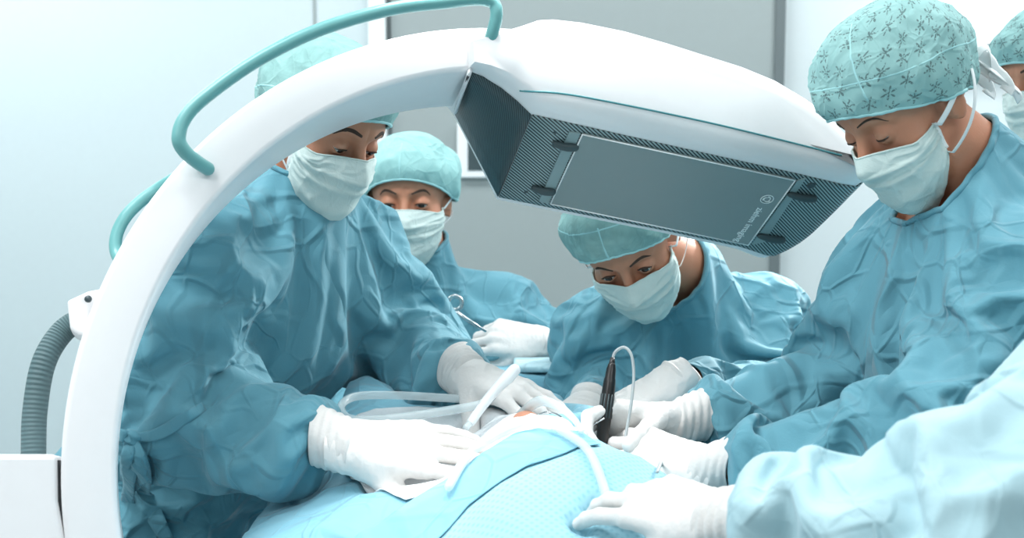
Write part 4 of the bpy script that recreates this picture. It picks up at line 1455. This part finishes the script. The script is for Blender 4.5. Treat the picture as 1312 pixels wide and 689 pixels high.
cl = prism('hose_clamp', [(88, 391), (114, 379), (150, 372), (150, 440), (102, 433), (92, 427)], 0.055, 0.135, M['white'], arm)
c = pxr(113, 383, 0.050); ax = unit(ring(0, 0, -1) - ring(0, 0, 0))
v, f = tube([c, c + ax * 0.004], [0.0045, 0.004], 14); mk('screw', v, f, M['grey_dark'], cl)
# carriage that holds the arch, column and wheeled base (below the picture)
cr = prism('carriage', [(-520, 583), (78, 583), (79, 640), (90, 700), (120, 790), (-520, 790)], 0.005, 0.165, M['white'], arm, 0.006)
prism('carriage_gap', [(76.5, 590), (80.5, 590), (82, 640), (92, 695), (88, 697), (78, 640)], 0.012, 0.16, M['gap'], cr, 0)
cb = ring(*on_ring(-420, 700, 0.08), 0.08)
bx_ = MB(); bx_.add(*box((cb[0] - 0.13, cb[1] - 0.09, 0.16), (cb[0] + 0.13, cb[1] + 0.11, cb[2] + 0.02)))
mod(bx_.build('column', M['white'], arm, smooth=False), 'BEVEL', width=0.03, segments=4)
bx_ = MB(); bx_.add(*box((cb[0] - 0.30, cb[1] - 0.26, 0.07), (cb[0] + 0.17, cb[1] + 0.20, 0.20)))
mod(bx_.build('wheel_base', M['white'], arm, smooth=False), 'BEVEL', width=0.03, segments=4)
for sx in (-0.25, 0.12):
    for sy in (-0.21, 0.15):
        v, f = tube([(cb[0] + sx - 0.02, cb[1] + sy, 0.05), (cb[0] + sx + 0.02, cb[1] + sy, 0.05)], 0.05, 24); mk('wheel', v, f, M['grey_dark'], arm)
# ------------------------------------------------------------------ table, patient, drapes
def sstep(a, b, x):
    t = np.clip((x - a) / (b - a), 0, 1); return t * t * (3 - 2 * t)
dn1, dn2, dn3 = Noise(101, 2.2, 8), Noise(102, 6.0, 10), Noise(103, 12, 10)
def top_z(x, y):
    """upper surface of the draped patient"""
    z = 1.125 - 0.85 * np.abs(x - 0.01) ** 2.1
    z = z - 0.10 * sstep(1.42, 1.02, y) - 0.03 * sstep(1.62, 1.9, y)
    z = z + 0.075 * np.exp(-(((x + 0.27) / 0.12) ** 2 + ((y - 1.90) / 0.14) ** 2))
    z = z - 0.036 * sstep(0.02, -0.09, x) * sstep(1.80, 1.62, y)
    z = z + 0.010 * np.exp(-(((x - 0.06) / 0.14) ** 2 + ((y - 1.5) / 0.12) ** 2))
    return z
class Press:
    """how far hands, sleeves and tools push the cloth down"""
    def __init__(self, objs):
        self.x = np.linspace(-0.42, 0.42, 211); self.y = np.linspace(0.9, 2.1, 301)
        vs, ps = [], []
        for o in objs:
            b = len(vs); off = world_loc(o)
            vs.extend([tuple(np.array(v.co) + off) for v in o.data.vertices]); ps.extend([tuple(i + b for i in p.vertices) for p in o.data.polygons])
        bvh = BVHTree.FromPolygons(vs, ps)
        X, Y = np.meshgrid(self.x, self.y, indexing='ij')
        Zt = top_z(X, Y) + 0.014; D = np.zeros_like(X)
        for i in range(X.shape[0]):
            for j in range(X.shape[1]):
                h = bvh.ray_cast(Vector((X[i, j], Y[i, j], Zt[i, j] - 0.11)), Vector((0, 0, 1)), 0.13)
                if h[0] is not None: D[i, j] = max(0, Zt[i, j] - h[0].z + 0.003)
        B = D.copy()
        for _ in range(10):
            P = np.pad(B, 1, 'edge'); B = np.maximum(D, (P[2:, 1:-1] + P[:-2, 1:-1] + P[1:-1, 2:] + P[1:-1, :-2]) / 4)
        self.D = B
    def __call__(self, x, y):
        sh = np.shape(x); x = np.ravel(x); y = np.ravel(y)
        a = np.clip((x - self.x[0]) / (self.x[1] - self.x[0]), 0, len(self.x) - 1.001); b = np.clip((y - self.y[0]) / (self.y[1] - self.y[0]), 0, len(self.y) - 1.001)
        i = a.astype(int); j = b.astype(int); u = a - i; v = b - j; D = self.D
        return (D[i, j] * (1 - u) * (1 - v) + D[i + 1, j] * u * (1 - v) + D[i, j + 1] * (1 - u) * v + D[i + 1, j + 1] * u * v).reshape(sh)
def with_children(o): return [o] + [q for c in o.children for q in with_children(c)]
PRESS = Press([q for p in (P1, P3, P4, P5) for q in with_children(p) if q.name.split('.')[0] in ('glove', 'cuff', 'gown')])
def drape_z(x, y, fold=1.0):
    z = top_z(x, y) - (PRESS(x, y) if fold else 0)
    edge = np.maximum(sstep(0.315, 0.37, np.where(x < 0, np.abs(x) - 0.035 + 0.085 * sstep(1.55, 1.75, y), x)), np.maximum(sstep(1.06, 0.96, y), sstep(1.97, 2.05, y)))
    p = np.stack([x, y, 0 * x], -1).reshape(-1, 3)
    q1 = dn1(p).reshape(x.shape); q2 = dn2(p).reshape(x.shape); q3 = dn3(p).reshape(x.shape)
    ridge = 1 - np.abs(np.tanh(1.5 * q2))
    z = z + fold * (0.004 * q1 + 0.006 * ridge * (0.4 + 0.6 * sstep(0.12, 0.3, np.abs(x))) + 0.0015 * q3)
    return z, edge
nx, ny = 240, 260
gx = np.linspace(-0.40, 0.40, nx); gy = np.linspace(0.92, 2.07, ny)
X, Y = np.meshgrid(gx, gy)
Z, E_ = drape_z(X, Y)
# hanging skirt all round
ang = np.arctan2(Y - 1.6, X)
Z = Z - E_ * (0.30 + 0.02 * np.sin(ang * 30))
XO = X + np.sign(X) * 0.02 * E_ * np.sin(Y * 38 + 2 * dn1(np.stack([X, Y, Z], -1).reshape(-1, 3)).reshape(X.shape)) * (np.abs(X) > 0.3)
def grid_faces(ny_, nx_):
    i, j = np.meshgrid(np.arange(ny_ - 1), np.arange(nx_ - 1), indexing='ij'); i, j = i.ravel(), j.ravel()
    return np.stack([i * nx_ + j, i * nx_ + j + 1, (i + 1) * nx_ + j + 1, (i + 1) * nx_ + j], 1)
drape = mk('surgical_drape', np.stack([XO, Y, Z], -1).reshape(-1, 3), grid_faces(ny, nx), M['drape'], loc=(0, 1.6, 0.6))
tag(drape, 'blue surgical drape spread over the patient on the table', 'drape')

def patch(name, outline, mat, lift, n=90, parent=None, wob=0.0, thick=0.001, seed=0):
    """cloth lying on the drape: outline given as room x, y"""
    P = np.array(outline); lo, hi = P.min(0), P.max(0)
    h = max(hi - lo) / n
    xs = np.arange(lo[0], hi[0] + h, h); ys = np.arange(lo[1], hi[1] + h, h)
    Xp, Yp = np.meshgrid(xs, ys)
    def inside(x, y):
        c = np.zeros(x.shape, bool); k = len(P) - 1
        for i in range(len(P)):
            xi, yi = P[i]; xk, yk = P[k]
            c ^= ((yi > y) != (yk > y)) & (x < (xk - xi) * (y - yi) / (yk - yi + 1e-12) + xi)
            k = i
        return c
    Fp = grid_faces(len(ys), len(xs))
    V = np.stack([Xp.ravel(), Yp.ravel()], 1)
    ctr = V[Fp].mean(1)
    Fp = Fp[inside(ctr[:, 0], ctr[:, 1])]
    V, Fp, _ = compact(np.hstack([V, np.zeros((len(V), 1))]), Fp)
    # rim onto the outline: slide rim vertices to the nearest outline point
    H_ = np.vstack([Fp[:, [i, (i + 1) % 4]] for i in range(4)]); S_ = np.sort(H_, 1)
    Eu, cn = np.unique(S_, axis=0, return_counts=True); rim = np.unique(Eu[cn == 1])
    for v_ in rim:
        best, bd = None, 9
        for i in range(len(P)):
            a, b = P[i], P[(i + 1) % len(P)]; ab = b - a
            t = np.clip((V[v_, :2] - a) @ ab / (ab @ ab + 1e-12), 0, 1); c = a + t * ab; d = np.linalg.norm(V[v_, :2] - c)
            if d < bd: best, bd = c, d
        V[v_, :2] = best
    V = relax(V, Fp, 2, 0.5, rim)
    z, _e = drape_z(V[:, 0], V[:, 1])
    z = z + lift
    if wob:
        w = Noise(seed + 70, 9, 8); z = z + wob * (1 - np.abs(np.tanh(1.4 * w(V))))
    uv = V[:, :2].copy()
    V[:, 2] = z
    o = mk(name, V, Fp, mat, parent, loc=None if parent is not None else (V[:, 0].mean(), V[:, 1].mean(), z.min()), uvs=uv)
    mod(o, 'SOLIDIFY', thickness=thick, offset=1)
    return o
TB = None
def on_drape(px, py):
    """room x, y where the drape is seen at a pixel"""
    r = FW + (px - CX) / FPX * RT - (py - CY) / FPX * UPV
    ts = np.linspace(0.9, 2.05, 1151)
    p = CAMP + ts[:, None] * r
    z, e_ = drape_z(p[:, 0], p[:, 1], 0.0)
    k = np.nonzero(p[:, 2] < z)[0]
    k = k[0] if len(k) else len(ts) - 1
    return p[k, :2]
# patches of sheet lying over the drape
D_ = lambda pts: [on_drape(*p) for p in pts]
gz = patch('gauze_sheet', D_([(430, 560), (480, 535), (560, 528), (640, 527), (690, 540), (745, 548), (752, 562), (700, 572), (640, 592), (575, 628), (520, 640), (450, 620)]), M['gauze'], 0.003, 80, wob=0.0015, seed=1)
tag(gz, 'white absorbent sheet lying around the wound under the gloved hands', 'sheet')
em_ = patch('embossed_sheet', D_([(560, 655), (640, 610), (700, 585), (770, 562), (800, 568), (850, 588), (905, 625), (900, 660), (860, 700), (700, 720), (560, 720)]), M['emboss'], 0.0025, 90, wob=0.001, seed=2)
tag(em_, 'pale blue dimpled absorbent sheet spread over the front of the drape', 'sheet')
st_ = patch('adhesive_strip', D_([(430, 715), (500, 665), (580, 610), (640, 572), (690, 558), (745, 560), (770, 575), (720, 590), (660, 612), (600, 650), (560, 690), (540, 715)]), M['drape'], 0.0062, 90, wob=0.001, seed=3)
tag(st_, 'smooth blue adhesive strip running diagonally across the front of the drape', 'drape strip')

# patient: a covered body, skin bare only at the wound
def pat(p):
    d = s_ecap(p, A(0.0, 1.38, 0.958), A(0.02, 1.75, 0.958), 0.085, 0.085, A(0, 0, 1), 0.65)
    d = smin(d, s_cap(p, A(0.02, 1.75, 0.957), A(0.02, 1.82, 0.957), 0.055, 0.055), 0.05)
    return d
V, F = surface_nets(pat, [-0.35, 1.0, 0.8], [0.35, 2.25, 1.2], 0.016)
pt = mk('person', V, F, M['skin'], loc=(0, 1.6, 0.90)); tag(pt, 'patient lying on the table, hidden under the blue drape', 'person')
wx = on_drape(682, 533)
def bump_skin(px, py, a, b, nm, up=0.004):
    c = on_drape(px, py); z0 = drape_z(np.array([c[0]]), np.array([c[1]]))[0][0]
    V, F = surface_nets(lambda p: s_ell(p, (c[0], c[1], z0 + up), (a, b, 0.017)), [c[0] - a - 0.01, c[1] - b - 0.01, z0 - 0.03], [c[0] + a + 0.01, c[1] + b + 0.01, z0 + 0.04], 0.004)
    return mk(nm, V, F, M['skin'], pt)
bump_skin(674, 536, 0.022, 0.045, 'exposed_skin', -0.0105)

# operating table under it all
tb = empty('operating_table', (0, 1.6, 0)); tag(tb, 'operating table hidden under the blue drape', 'table')
b = MB().add(*box((-0.25, 1.1, 0.80), (0.25, 1.92, 0.86))); mod(b.build('table_top', M['steel'], tb, smooth=False), 'BEVEL', width=0.015, segments=3)
b = MB().add(*box((-0.24, 1.11, 0.86), (0.24, 1.91, 0.90))); mod(b.build('mattress', M['grey_dark'], tb, smooth=False), 'BEVEL', width=0.015, segments=3)
b = MB().add(*box((-0.13, 1.65, 0.1), (0.13, 1.9, 0.80))); mod(b.build('column', M['steel'], tb, smooth=False), 'BEVEL', width=0.02, segments=3)
b = MB().add(*box((-0.2, 1.45, 0.0), (0.2, 2.1, 0.1))); mod(b.build('base', M['steel'], tb, smooth=False), 'BEVEL', width=0.02, segments=3)

# instrument table behind, draped
IT = empty('instrument_table', tuple(U(690, 476, 2.12) * A(1, 1, 0)))
tag(IT, 'small blue draped instrument table behind the patient, a pale towel on top', 'table')
c = U(672, 482, 2.12)
x0, x1, y0, y1, zt = c[0] - 0.12, c[0] + 0.065, c[1] + 0.0, c[1] + 0.15, c[2]
def fold_box(x0, x1, y0, y1, zt, zb, seed, amp=0.012):
    n = Noise(seed, 5, 8); V = []; F = []
    per = [(x0, y0), (x1, y0), (x1, y1), (x0, y1)]
    loop = []
    for i in range(4):
        a, b = np.array(per[i]), np.array(per[(i + 1) % 4])
        for t in np.linspace(0, 1, 30, endpoint=False): loop.append(a + (b - a) * t)
    loop = np.array(loop); m_ = len(loop); cc = loop.mean(0)
    rows = [(0.0, zt), (0.3, zt), (0.6, zt), (0.93, zt), (0.985, zt - 0.003), (1.0, zt - 0.012)] + [(1.0 + 0.04 * k / 12, zt - 0.012 - (zt - zb) * k / 12) for k in range(1, 13)]
    for k, (s_, z) in enumerate(rows):
        p = cc + (loop - cc) * s_
        q = np.hstack([p, np.full((m_, 1), z * 0.25)])
        dd = n(q) * amp * (0 if k < 5 else min(1, (k - 4) / 6))
        dirn = (loop - cc) / np.linalg.norm(loop - cc, axis=1)[:, None]
        p = p + dirn * dd[:, None]
        V.extend(np.hstack([p, np.full((m_, 1), z) + (0.003 * n(np.hstack([p * 3, np.zeros((m_, 1))]))[:, None] if k < 5 else 0)]))
    for k in range(len(rows) - 1):
        for j in range(m_): F.append((k * m_ + j, k * m_ + (j + 1) % m_, (k + 1) * m_ + (j + 1) % m_, (k + 1) * m_ + j))
    return V, F
v, f = fold_box(x0, x1, y0, y1, zt, 0.45, 61); mk('table_drape', v, f, M['drape'], IT)
b = MB().add(*box((x0 + 0.02, y0 + 0.02, 0.0), (x1 - 0.02, y1 - 0.02, zt - 0.03))); b.build('cabinet', M['steel'], IT, smooth=False)
tw = MB().add(*box((c[0] - 0.02, y0 + 0.01, zt + 0.004), (c[0] + 0.055, y0 + 0.11, zt + 0.016)))
to = tw.build('folded_towel', M['gown_lit_pale'], None, loc=(c[0] + 0.02, y0 + 0.06, zt + 0.004), smooth=False); mod(to, 'BEVEL', width=0.005, segments=3)
tag(to, 'folded pale blue towel on the draped instrument table behind the patient', 'towel')

# ------------------------------------------------------------------ tools and tubing
def tube_thing(name, pts, r, mat, label, cat, n=70, ends=True, sides=14):
    P = spline(pts, n); R_ = np.broadcast_to(np.asarray(r, float), (n,)) if np.ndim(r) == 0 else np.interp(np.linspace(0, 1, n), np.linspace(0, 1, len(r)), r)
    if ends: P, R_ = round_ends(P, R_, 3)
    v, f = tube(P, R_, sides)
    o = mk(name, v, f, mat, loc=(P[:, 0].mean(), P[:, 1].mean(), P[:, 2].min()))
    tag(o, label, cat); return o
def over(px, py, lift):
    """a point a little above the drape at a pixel"""
    c = on_drape(px, py); return A(c[0], c[1], float(drape_z(np.array([c[0]]), np.array([c[1]]))[0][0]) + lift + 0.005)

tube_thing('suction_tube', [U(660, 520, 1.74), U(600, 512, 1.72), U(560, 509, 1.72), U(500, 506, 1.72), U(455, 508, 1.70), U(437, 521, 1.66), U(450, 537, 1.62), U(500, 536, 1.62), U(560, 528, 1.62), U(615, 518, 1.61), U(630, 508, 1.61)], 0.0062, M['clear'],
           'clear tubing looped over the drape beside the flat gloved hand', 'tubing', 110)
sw = empty('suction_wand', tuple(U(606, 536, 1.60))); tag(sw, 'milky white suction handle standing up in front of the gripping gloved hand', 'suction handle')
P = spline([U(604, 540, 1.59), U(622, 515, 1.60), U(640, 494, 1.61), U(652, 482, 1.615), U(659, 474, 1.62)], 30)
P, R_ = round_ends(P, np.interp(np.linspace(0, 1, 30), [0, 0.4, 0.7, 1], [0.0062, 0.0072, 0.0092, 0.0086]), 5)
v, f = tube(P, R_, 16); mk('grip', v, f, M['suction'], sw)
P = spline([U(604, 540, 1.59), U(596, 549, 1.58)], 8); v, f = tube(P, 0.0048, 12); mk('nozzle', v, f, M['clear'], sw)

tube_thing('drain_tube', [over(575, 640, 0.014), over(600, 600, 0.014), over(640, 572, 0.014), over(690, 560, 0.014), over(725, 572, 0.012), over(752, 600, 0.012), over(768, 632, 0.012), over(780, 665, 0.012)], 0.0058, M['clear'],
          'clear drain tubing arching across the front of the drape over the blue strip', 'tubing')
tube_thing('sheath_tube', [over(664, 528, 0.02), over(690, 534, 0.014), over(715, 541, 0.012), over(735, 551, 0.010), over(745, 566, 0.010)], [0.007, 0.0075, 0.006, 0.0045, 0.004], M['clear'],
          'short clear sheath running from the gripping hand towards the black handpiece', 'tubing', 40)

hp_ = empty('handpiece', tuple(U(771, 562, 1.57))); tag(hp_, 'black pen-like handpiece held upright between gloved fingers, grey cable on top', 'surgical tool')
ax0, ax1 = U(771, 566, 1.565), U(785, 458, 1.585)
def on_ax(t): return ax0 + (ax1 - ax0) * t
v, f = tube(*round_ends([on_ax(t) for t in (0.0, 0.10, 0.30, 0.55, 0.70, 0.74, 0.76, 0.86, 0.90)], [0.0078, 0.0084, 0.0092, 0.0092, 0.0084, 0.0080, 0.0072, 0.0066, 0.0055]), 18); mk('barrel', v, f, M['black'], hp_)
gr = MB()
for k in range(12):
    a = 2 * math.pi * k / 12; T_ = unit(ax1 - ax0); n1 = unit(np.cross(T_, A(0, 1, 0.2))); n2 = np.cross(T_, n1)
    o_ = (math.cos(a) * n1 + math.sin(a) * n2) * 0.0090
    gr.add(*tube([on_ax(0.28) + o_, on_ax(0.56) + o_], 0.0009, 6))
gr.build('grip_ribs', M['grey_dark'], hp_)
v, f = tube([on_ax(t) for t in (0.88, 0.94, 1.0)], [0.0048, 0.0042, 0.003], 12); mk('strain_relief', v, f, M['black'], hp_)
P = spline([on_ax(0.98), U(789, 450, 1.585), U(800, 445, 1.58), U(809, 455, 1.575), U(812, 480, 1.57), U(809, 515, 1.56), U(803, 550, 1.55), U(800, 572, 1.54)], 70)
v, f = tube(P, 0.0021, 10); mk('cable', v, f, M['cable'], hp_)
tube_thing('thin_cable', [over(838, 590, 0.006), over(842, 582, 0.016), over(848, 584, 0.018), over(847, 600, 0.012), over(842, 616, 0.008)], 0.0021, M['cable'], 'short loop of thin grey cable lying at the edge of the dimpled sheet', 'cable', 40)
# retractor blades at the wound
for k, (pts, lab) in enumerate([([(690, 549), (702, 546), (713, 549), (720, 553)], 'thin dark curved steel hook lying on the white sheet near the wound'),
                                ([(752, 549), (762, 543), (774, 536)], 'fine steel forceps tip beside the black handpiece')]):
    tube_thing('surgical_hook' if k == 0 else 'forceps', [over(x, y, 0.012) if k == 0 else U(x, y, 1.56) for x, y in pts], 0.0012, M['steel'], lab, 'surgical tool', 24)
# steel tool in the nurse's hand
ts = empty('ringed_tool', tuple(U(584, 388, 2.10))); tag(ts, 'steel tool with a ring handle held up by the person farthest back', 'surgical tool')
c = U(583, 388, 2.10)
v, f = tube([c + 0.0125 * (math.cos(a) * RT + math.sin(a) * UPV) for a in np.linspace(0, 2 * math.pi, 30)], 0.0036, 8, cap=False); mk('finger_ring', v, f, M['steel'], ts)
for k in (0, 1):
    v, f = tube(*round_ends(spline([U(576 + 7 * k, 394 + 3 * k, 2.10), U(600 + 5 * k, 411 + 2 * k, 2.10), U(622, 424, 2.12)], 14), 0.0026, 3), 8); mk('shaft', v, f, M['steel'], ts)

# gown tie of the surgeon at the arch: a knot, two loops and tails at the hip
GB1 = BVHTree.FromPolygons([tuple(v) for v in GV1], [tuple(map(int, f)) for f in GF1])
def on_gown(px, py, lift=0.004):
    p = ray_on(GB1, px, py, lift)
    return p if p is not None else U(px, py, 1.75)
kc = on_gown(176, 562, 0.008)
def tie_strip(name, pts, w, fl=0.16, nr=None):
    P = spline(pts, 26); Wd = w * (0.75 + 0.35 * np.sin(np.linspace(0.2, 3.0, 26)))
    v, f = tube(P, Wd, 10, flat=fl, nrm=np.tile(nr if nr is not None else -FW, (26, 1))); return mk(name, v, f, M['gown'], G1)
V, F = surface_nets(lambda p: s_ell(p, kc, (0.013, 0.011, 0.012)) + 0.002 * np.sin(p[:, 2] * 500 + p[:, 0] * 300), kc - 0.03, kc + 0.03, 0.003)
mk('tie_knot', V, F, M['gown'], G1)
tie_strip('tie_band', [on_gown(x, y, 0.005) for x, y in ((128, 552), (150, 557), (176, 562))], 0.009)
tie_strip('tie_band', [on_gown(x, y, 0.005) for x, y in ((176, 562), (205, 552), (240, 536), (262, 524))], 0.008)
F_ = lambda x, y, l: on_gown(x, y, l)
tie_strip('tie_loop', [kc, F_(166, 580, 0.016), F_(163, 604, 0.02), F_(172, 618, 0.018), F_(180, 600, 0.012), F_(178, 578, 0.010), kc], 0.010, 0.3)
tie_strip('tie_loop', [kc, F_(186, 578, 0.016), F_(196, 592, 0.02), F_(194, 604, 0.018), F_(186, 594, 0.012), kc], 0.009, 0.3)
tie_strip('tie_tail', [kc, F_(184, 600, 0.014), F_(188, 630, 0.012), F_(200, 662, 0.010), F_(212, 690, 0.008)], 0.014)
tie_strip('tie_tail', [kc, F_(172, 604, 0.010), F_(168, 640, 0.010), F_(158, 690, 0.008)], 0.012)
# ------------------------------------------------------------------ room
def wallbox(name, lo, hi, mat, bev=0.0):
    o = MB().add(*box(lo, hi)).build(name, mat, None, smooth=False, loc=((lo[0] + hi[0]) / 2, (lo[1] + hi[1]) / 2, lo[2]))
    o['kind'] = 'structure'
    if bev: mod(o, 'BEVEL', width=bev, segments=2)
    return o
YB = 4.2
X1 = U(498, 200, 4.2)[0]; X2 = U(986, 200, 4.2)[0]
wallbox('floor', (-3.2, -2.0, -0.1), (3.4, YB + 0.2, 0.0), M['floor'])
wallbox('ceiling', (-3.2, -2.0, 3.0), (3.4, YB + 0.2, 3.1), M['ceiling'])
wallbox('wall_back', (-3.2, YB + 0.05, 0), (3.4, YB + 0.2, 3.0), M['wall_white'])
wallbox('wall_left', (-3.3, -2.0, 0), (-3.2, YB + 0.2, 3.0), M['wall_pale'])
wallbox('wall_right', (3.4, -2.0, 0), (3.5, YB + 0.2, 3.0), M['wall_white'])
wallbox('wall_panel_pale', (-3.19, YB - 0.01, 0.0), (X1 - 0.06, YB + 0.05, 3.0), M['wall_pale'])
wallbox('trim_1', (X1 - 0.06, YB - 0.05, 0.0), (X1, YB + 0.05, 3.0), M['strip'], 0.004)
wallbox('trim_2', (X1, YB - 0.005, 0.0), (X1 + 0.018, YB + 0.05, 3.0), M['trim_dark'])
wallbox('wall_panel_grey', (X1 + 0.018, YB - 0.02, 0.0), (X2, YB + 0.05, 3.0), M['wall_grey'])
wallbox('trim_3', (X2, YB - 0.03, 0.0), (X2 + 0.035, YB + 0.05, 3.0), M['trim_dark'])
# thin vertical joint in the pale wall
xj = U(408, 40, 4.2)[0]
wallbox('trim_4', (xj - 0.005, YB - 0.014, 0.0), (xj + 0.005, YB + 0.04, 3.0), M['wall_grey'])
# horizontal rail on the white wall at the right
zr = U(1230, 58, 4.15)[2]
wallbox('trim_5', (X2 + 0.3, YB - 0.06, zr - 0.035), (3.39, YB + 0.05, zr + 0.035), M['strip'], 0.02)
# switch plate on the grey wall
sp_ = empty('wall_switch', tuple(U(600, 195, 4.18))); tag(sp_, 'white framed switch plate with a dark window on the grey wall', 'switch')
a, b = U(586, 228, 4.17), U(636, 157, 4.17)
mod(MB().add(*box((a[0], YB - 0.045, a[2]), (b[0], YB - 0.02, b[2]))).build('plate', M['strip'], sp_, smooth=False), 'BEVEL', width=0.008, segments=3)
a, b = U(600, 218, 4.17), U(626, 180, 4.17)
MB().add(*box((a[0], YB - 0.048, a[2]), (b[0], YB - 0.044, b[2]))).build('screen', M['grey_dark'], sp_, smooth=False)

# surgical lamp over the table, its rim just showing at the top right
def lamp(name, c, aim, r, label):
    n = unit(np.asarray(aim) - c)
    o = empty(name, tuple(c)); tag(o, label, 'lamp')
    e1 = unit(np.cross(n, A(0.3, 1, 0.2))); e2 = np.cross(n, e1)
    prof = [(0.02, -0.10), (0.5 * r, -0.085), (0.85 * r, -0.05), (r, -0.01), (1.0 * r, 0.015), (0.93 * r, 0.02), (0.90 * r, 0.006)]
    V, F = [], []; k = 48
    for rr, h in prof:
        for j in range(k):
            t = 2 * math.pi * j / k; V.append(c + n * h + rr * (math.cos(t) * e1 + math.sin(t) * e2))
    for i in range(len(prof) - 1):
        for j in range(k): F.append((i * k + j, i * k + (j + 1) % k, (i + 1) * k + (j + 1) % k, (i + 1) * k + j))
    F.append(tuple(range(k)))
    mk('lamp_head', V, F, M['wall_grey'], o)
    V = [c + n * 0.006 + 0.90 * r * (math.cos(2 * math.pi * j / k) * e1 + math.sin(2 * math.pi * j / k) * e2) for j in range(k)]
    mk('lens', V, [tuple(range(k))], M['lens'], o)
    top = c - n * 0.09
    v, f = tube(spline([top, top + A(0.0, 0.05, 0.25), A(c[0] + 0.1, c[1] + 0.2, 2.99)], 24), 0.022, 14); mk('arm', v, f, M['white'], o)
    return o
t = NT('lamp lens'); t.set(Base_Color=lin(235, 240, 242), Roughness=0.3, Emission_Color=(1, 1, 1, 1)); t.b.inputs['Emission Strength'].default_value = 1.5; M['lens'] = t.m
lampc = U(640, -620, 1.55); lampc[2] = min(lampc[2], 2.45)
lamp('surgical_lamp', lampc, U(600, 560, 1.6), 0.28, 'big round surgical lamp above the patient')
lamp('surgical_lamp', U(1240, -28, 3.0), U(800, 470, 1.8), 0.20, 'white surgical lamp whose rim shows at the top, above the two caps')
for (x, y, lab) in ((-1.9, 3.2, 'unseen ceiling light panel added to brighten the pale wall'), (2.0, 3.2, 'unseen ceiling light panel added to brighten the white wall'), (-1.0, 1.1, 'ceiling light panel over the arch side'), (1.3, 1.6, 'ceiling light panel over the star-print cap'), (0.1, 3.2, 'ceiling light panel near the grey wall'), (-1.2, -0.8, 'ceiling light panel before the arch'), (1.4, -0.8, 'ceiling light panel above the near sleeve')):  # out of view; the two at the back corners added to brighten the walls
    o = empty('ceiling_light', (x, y, 2.96)); tag(o, lab, 'ceiling light', 'ceiling light panels')
    mod(MB().add(*box((x - 0.62, y - 0.32, 2.965), (x + 0.62, y + 0.32, 3.0))).build('frame', M['white'], o, smooth=False), 'BEVEL', width=0.006, segments=2)
    MB().add(*box((x - 0.58, y - 0.28, 2.958), (x + 0.58, y + 0.28, 2.964))).build('diffuser', M['lens'], o, smooth=False)

# ------------------------------------------------------------------ lights and camera
def area(name, loc, aim, sx, sy, power, col=(1, 1, 1), spread=180):
    L = bpy.data.lights.new(name, 'AREA'); L.shape = 'RECTANGLE'; L.size = sx; L.size_y = sy; L.energy = power; L.color = col; L.spread = math.radians(spread)
    o = bpy.data.objects.new(name, L); COL.objects.link(o); o.location = loc
    o.rotation_euler = (Vector(aim) - Vector(loc)).to_track_quat('-Z', 'Y').to_euler()
    return o
for (x, y, p) in ((-1.9, 3.2, 34), (-1.0, 1.1, 38), (1.3, 1.6, 20), (0.1, 3.2, 16), (2.0, 3.2, 32), (-1.2, -0.8, 26), (1.4, -0.8, 20)):  # back-corner panels added to wash the back wall with light
    area('unseen_panel_light', (x, y, 2.95), (x, y, 0), 1.16, 0.56, p, (0.97, 0.99, 1.0))
sl = bpy.data.lights.new('surgical_beam', 'SPOT'); sl.energy = 62; sl.spot_size = math.radians(26); sl.spot_blend = 0.7; sl.shadow_soft_size = 0.12; sl.color = (1, 0.99, 0.97)
so = bpy.data.objects.new('surgical_beam', sl); COL.objects.link(so)
aim_ = U(585, 560, 1.55); so.location = tuple(lampc + unit(aim_ - lampc) * 0.05)
so.rotation_euler = (Vector(aim_) - Vector(so.location)).to_track_quat('-Z', 'Y').to_euler()
sl = bpy.data.lights.new('surgical_beam', 'SPOT'); sl.energy = 150; sl.spot_size = math.radians(34); sl.spot_blend = 0.6; sl.shadow_soft_size = 0.10; sl.color = (1, 0.99, 0.97)
so = bpy.data.objects.new('surgical_beam', sl); COL.objects.link(so)
l2 = U(1240, -28, 3.0); aim_ = U(800, 470, 1.8); so.location = tuple(l2 + unit(aim_ - l2) * 0.05)
so.rotation_euler = (Vector(aim_) - Vector(so.location)).to_track_quat('-Z', 'Y').to_euler()
w = bpy.data.worlds.new('room_fill'); SC.world = w; w.use_nodes = True  # soft even fill, added through the open side behind the camera
w.node_tree.nodes['Background'].inputs[0].default_value = (0.88, 0.96, 1.0, 1); w.node_tree.nodes['Background'].inputs[1].default_value = 0.27
cd = bpy.data.cameras.new('camera'); cam = bpy.data.objects.new('camera', cd); COL.objects.link(cam); SC.camera = cam
cam.location = CAMP; cam.rotation_euler = (math.radians(90) + PITCH, 0, 0)
cd.sensor_width = 36; cd.lens = 36 * FPX / 1312; cd.clip_start = 0.02
cd.dof.use_dof = True; cd.dof.focus_distance = 1.62; cd.dof.aperture_fstop = 5.6
SC.view_settings.view_transform = 'Standard'; SC.view_settings.look = 'None'; SC.view_settings.gamma = 1.0
SC.view_settings.use_curve_mapping = False; SC.view_settings.exposure = 0.1
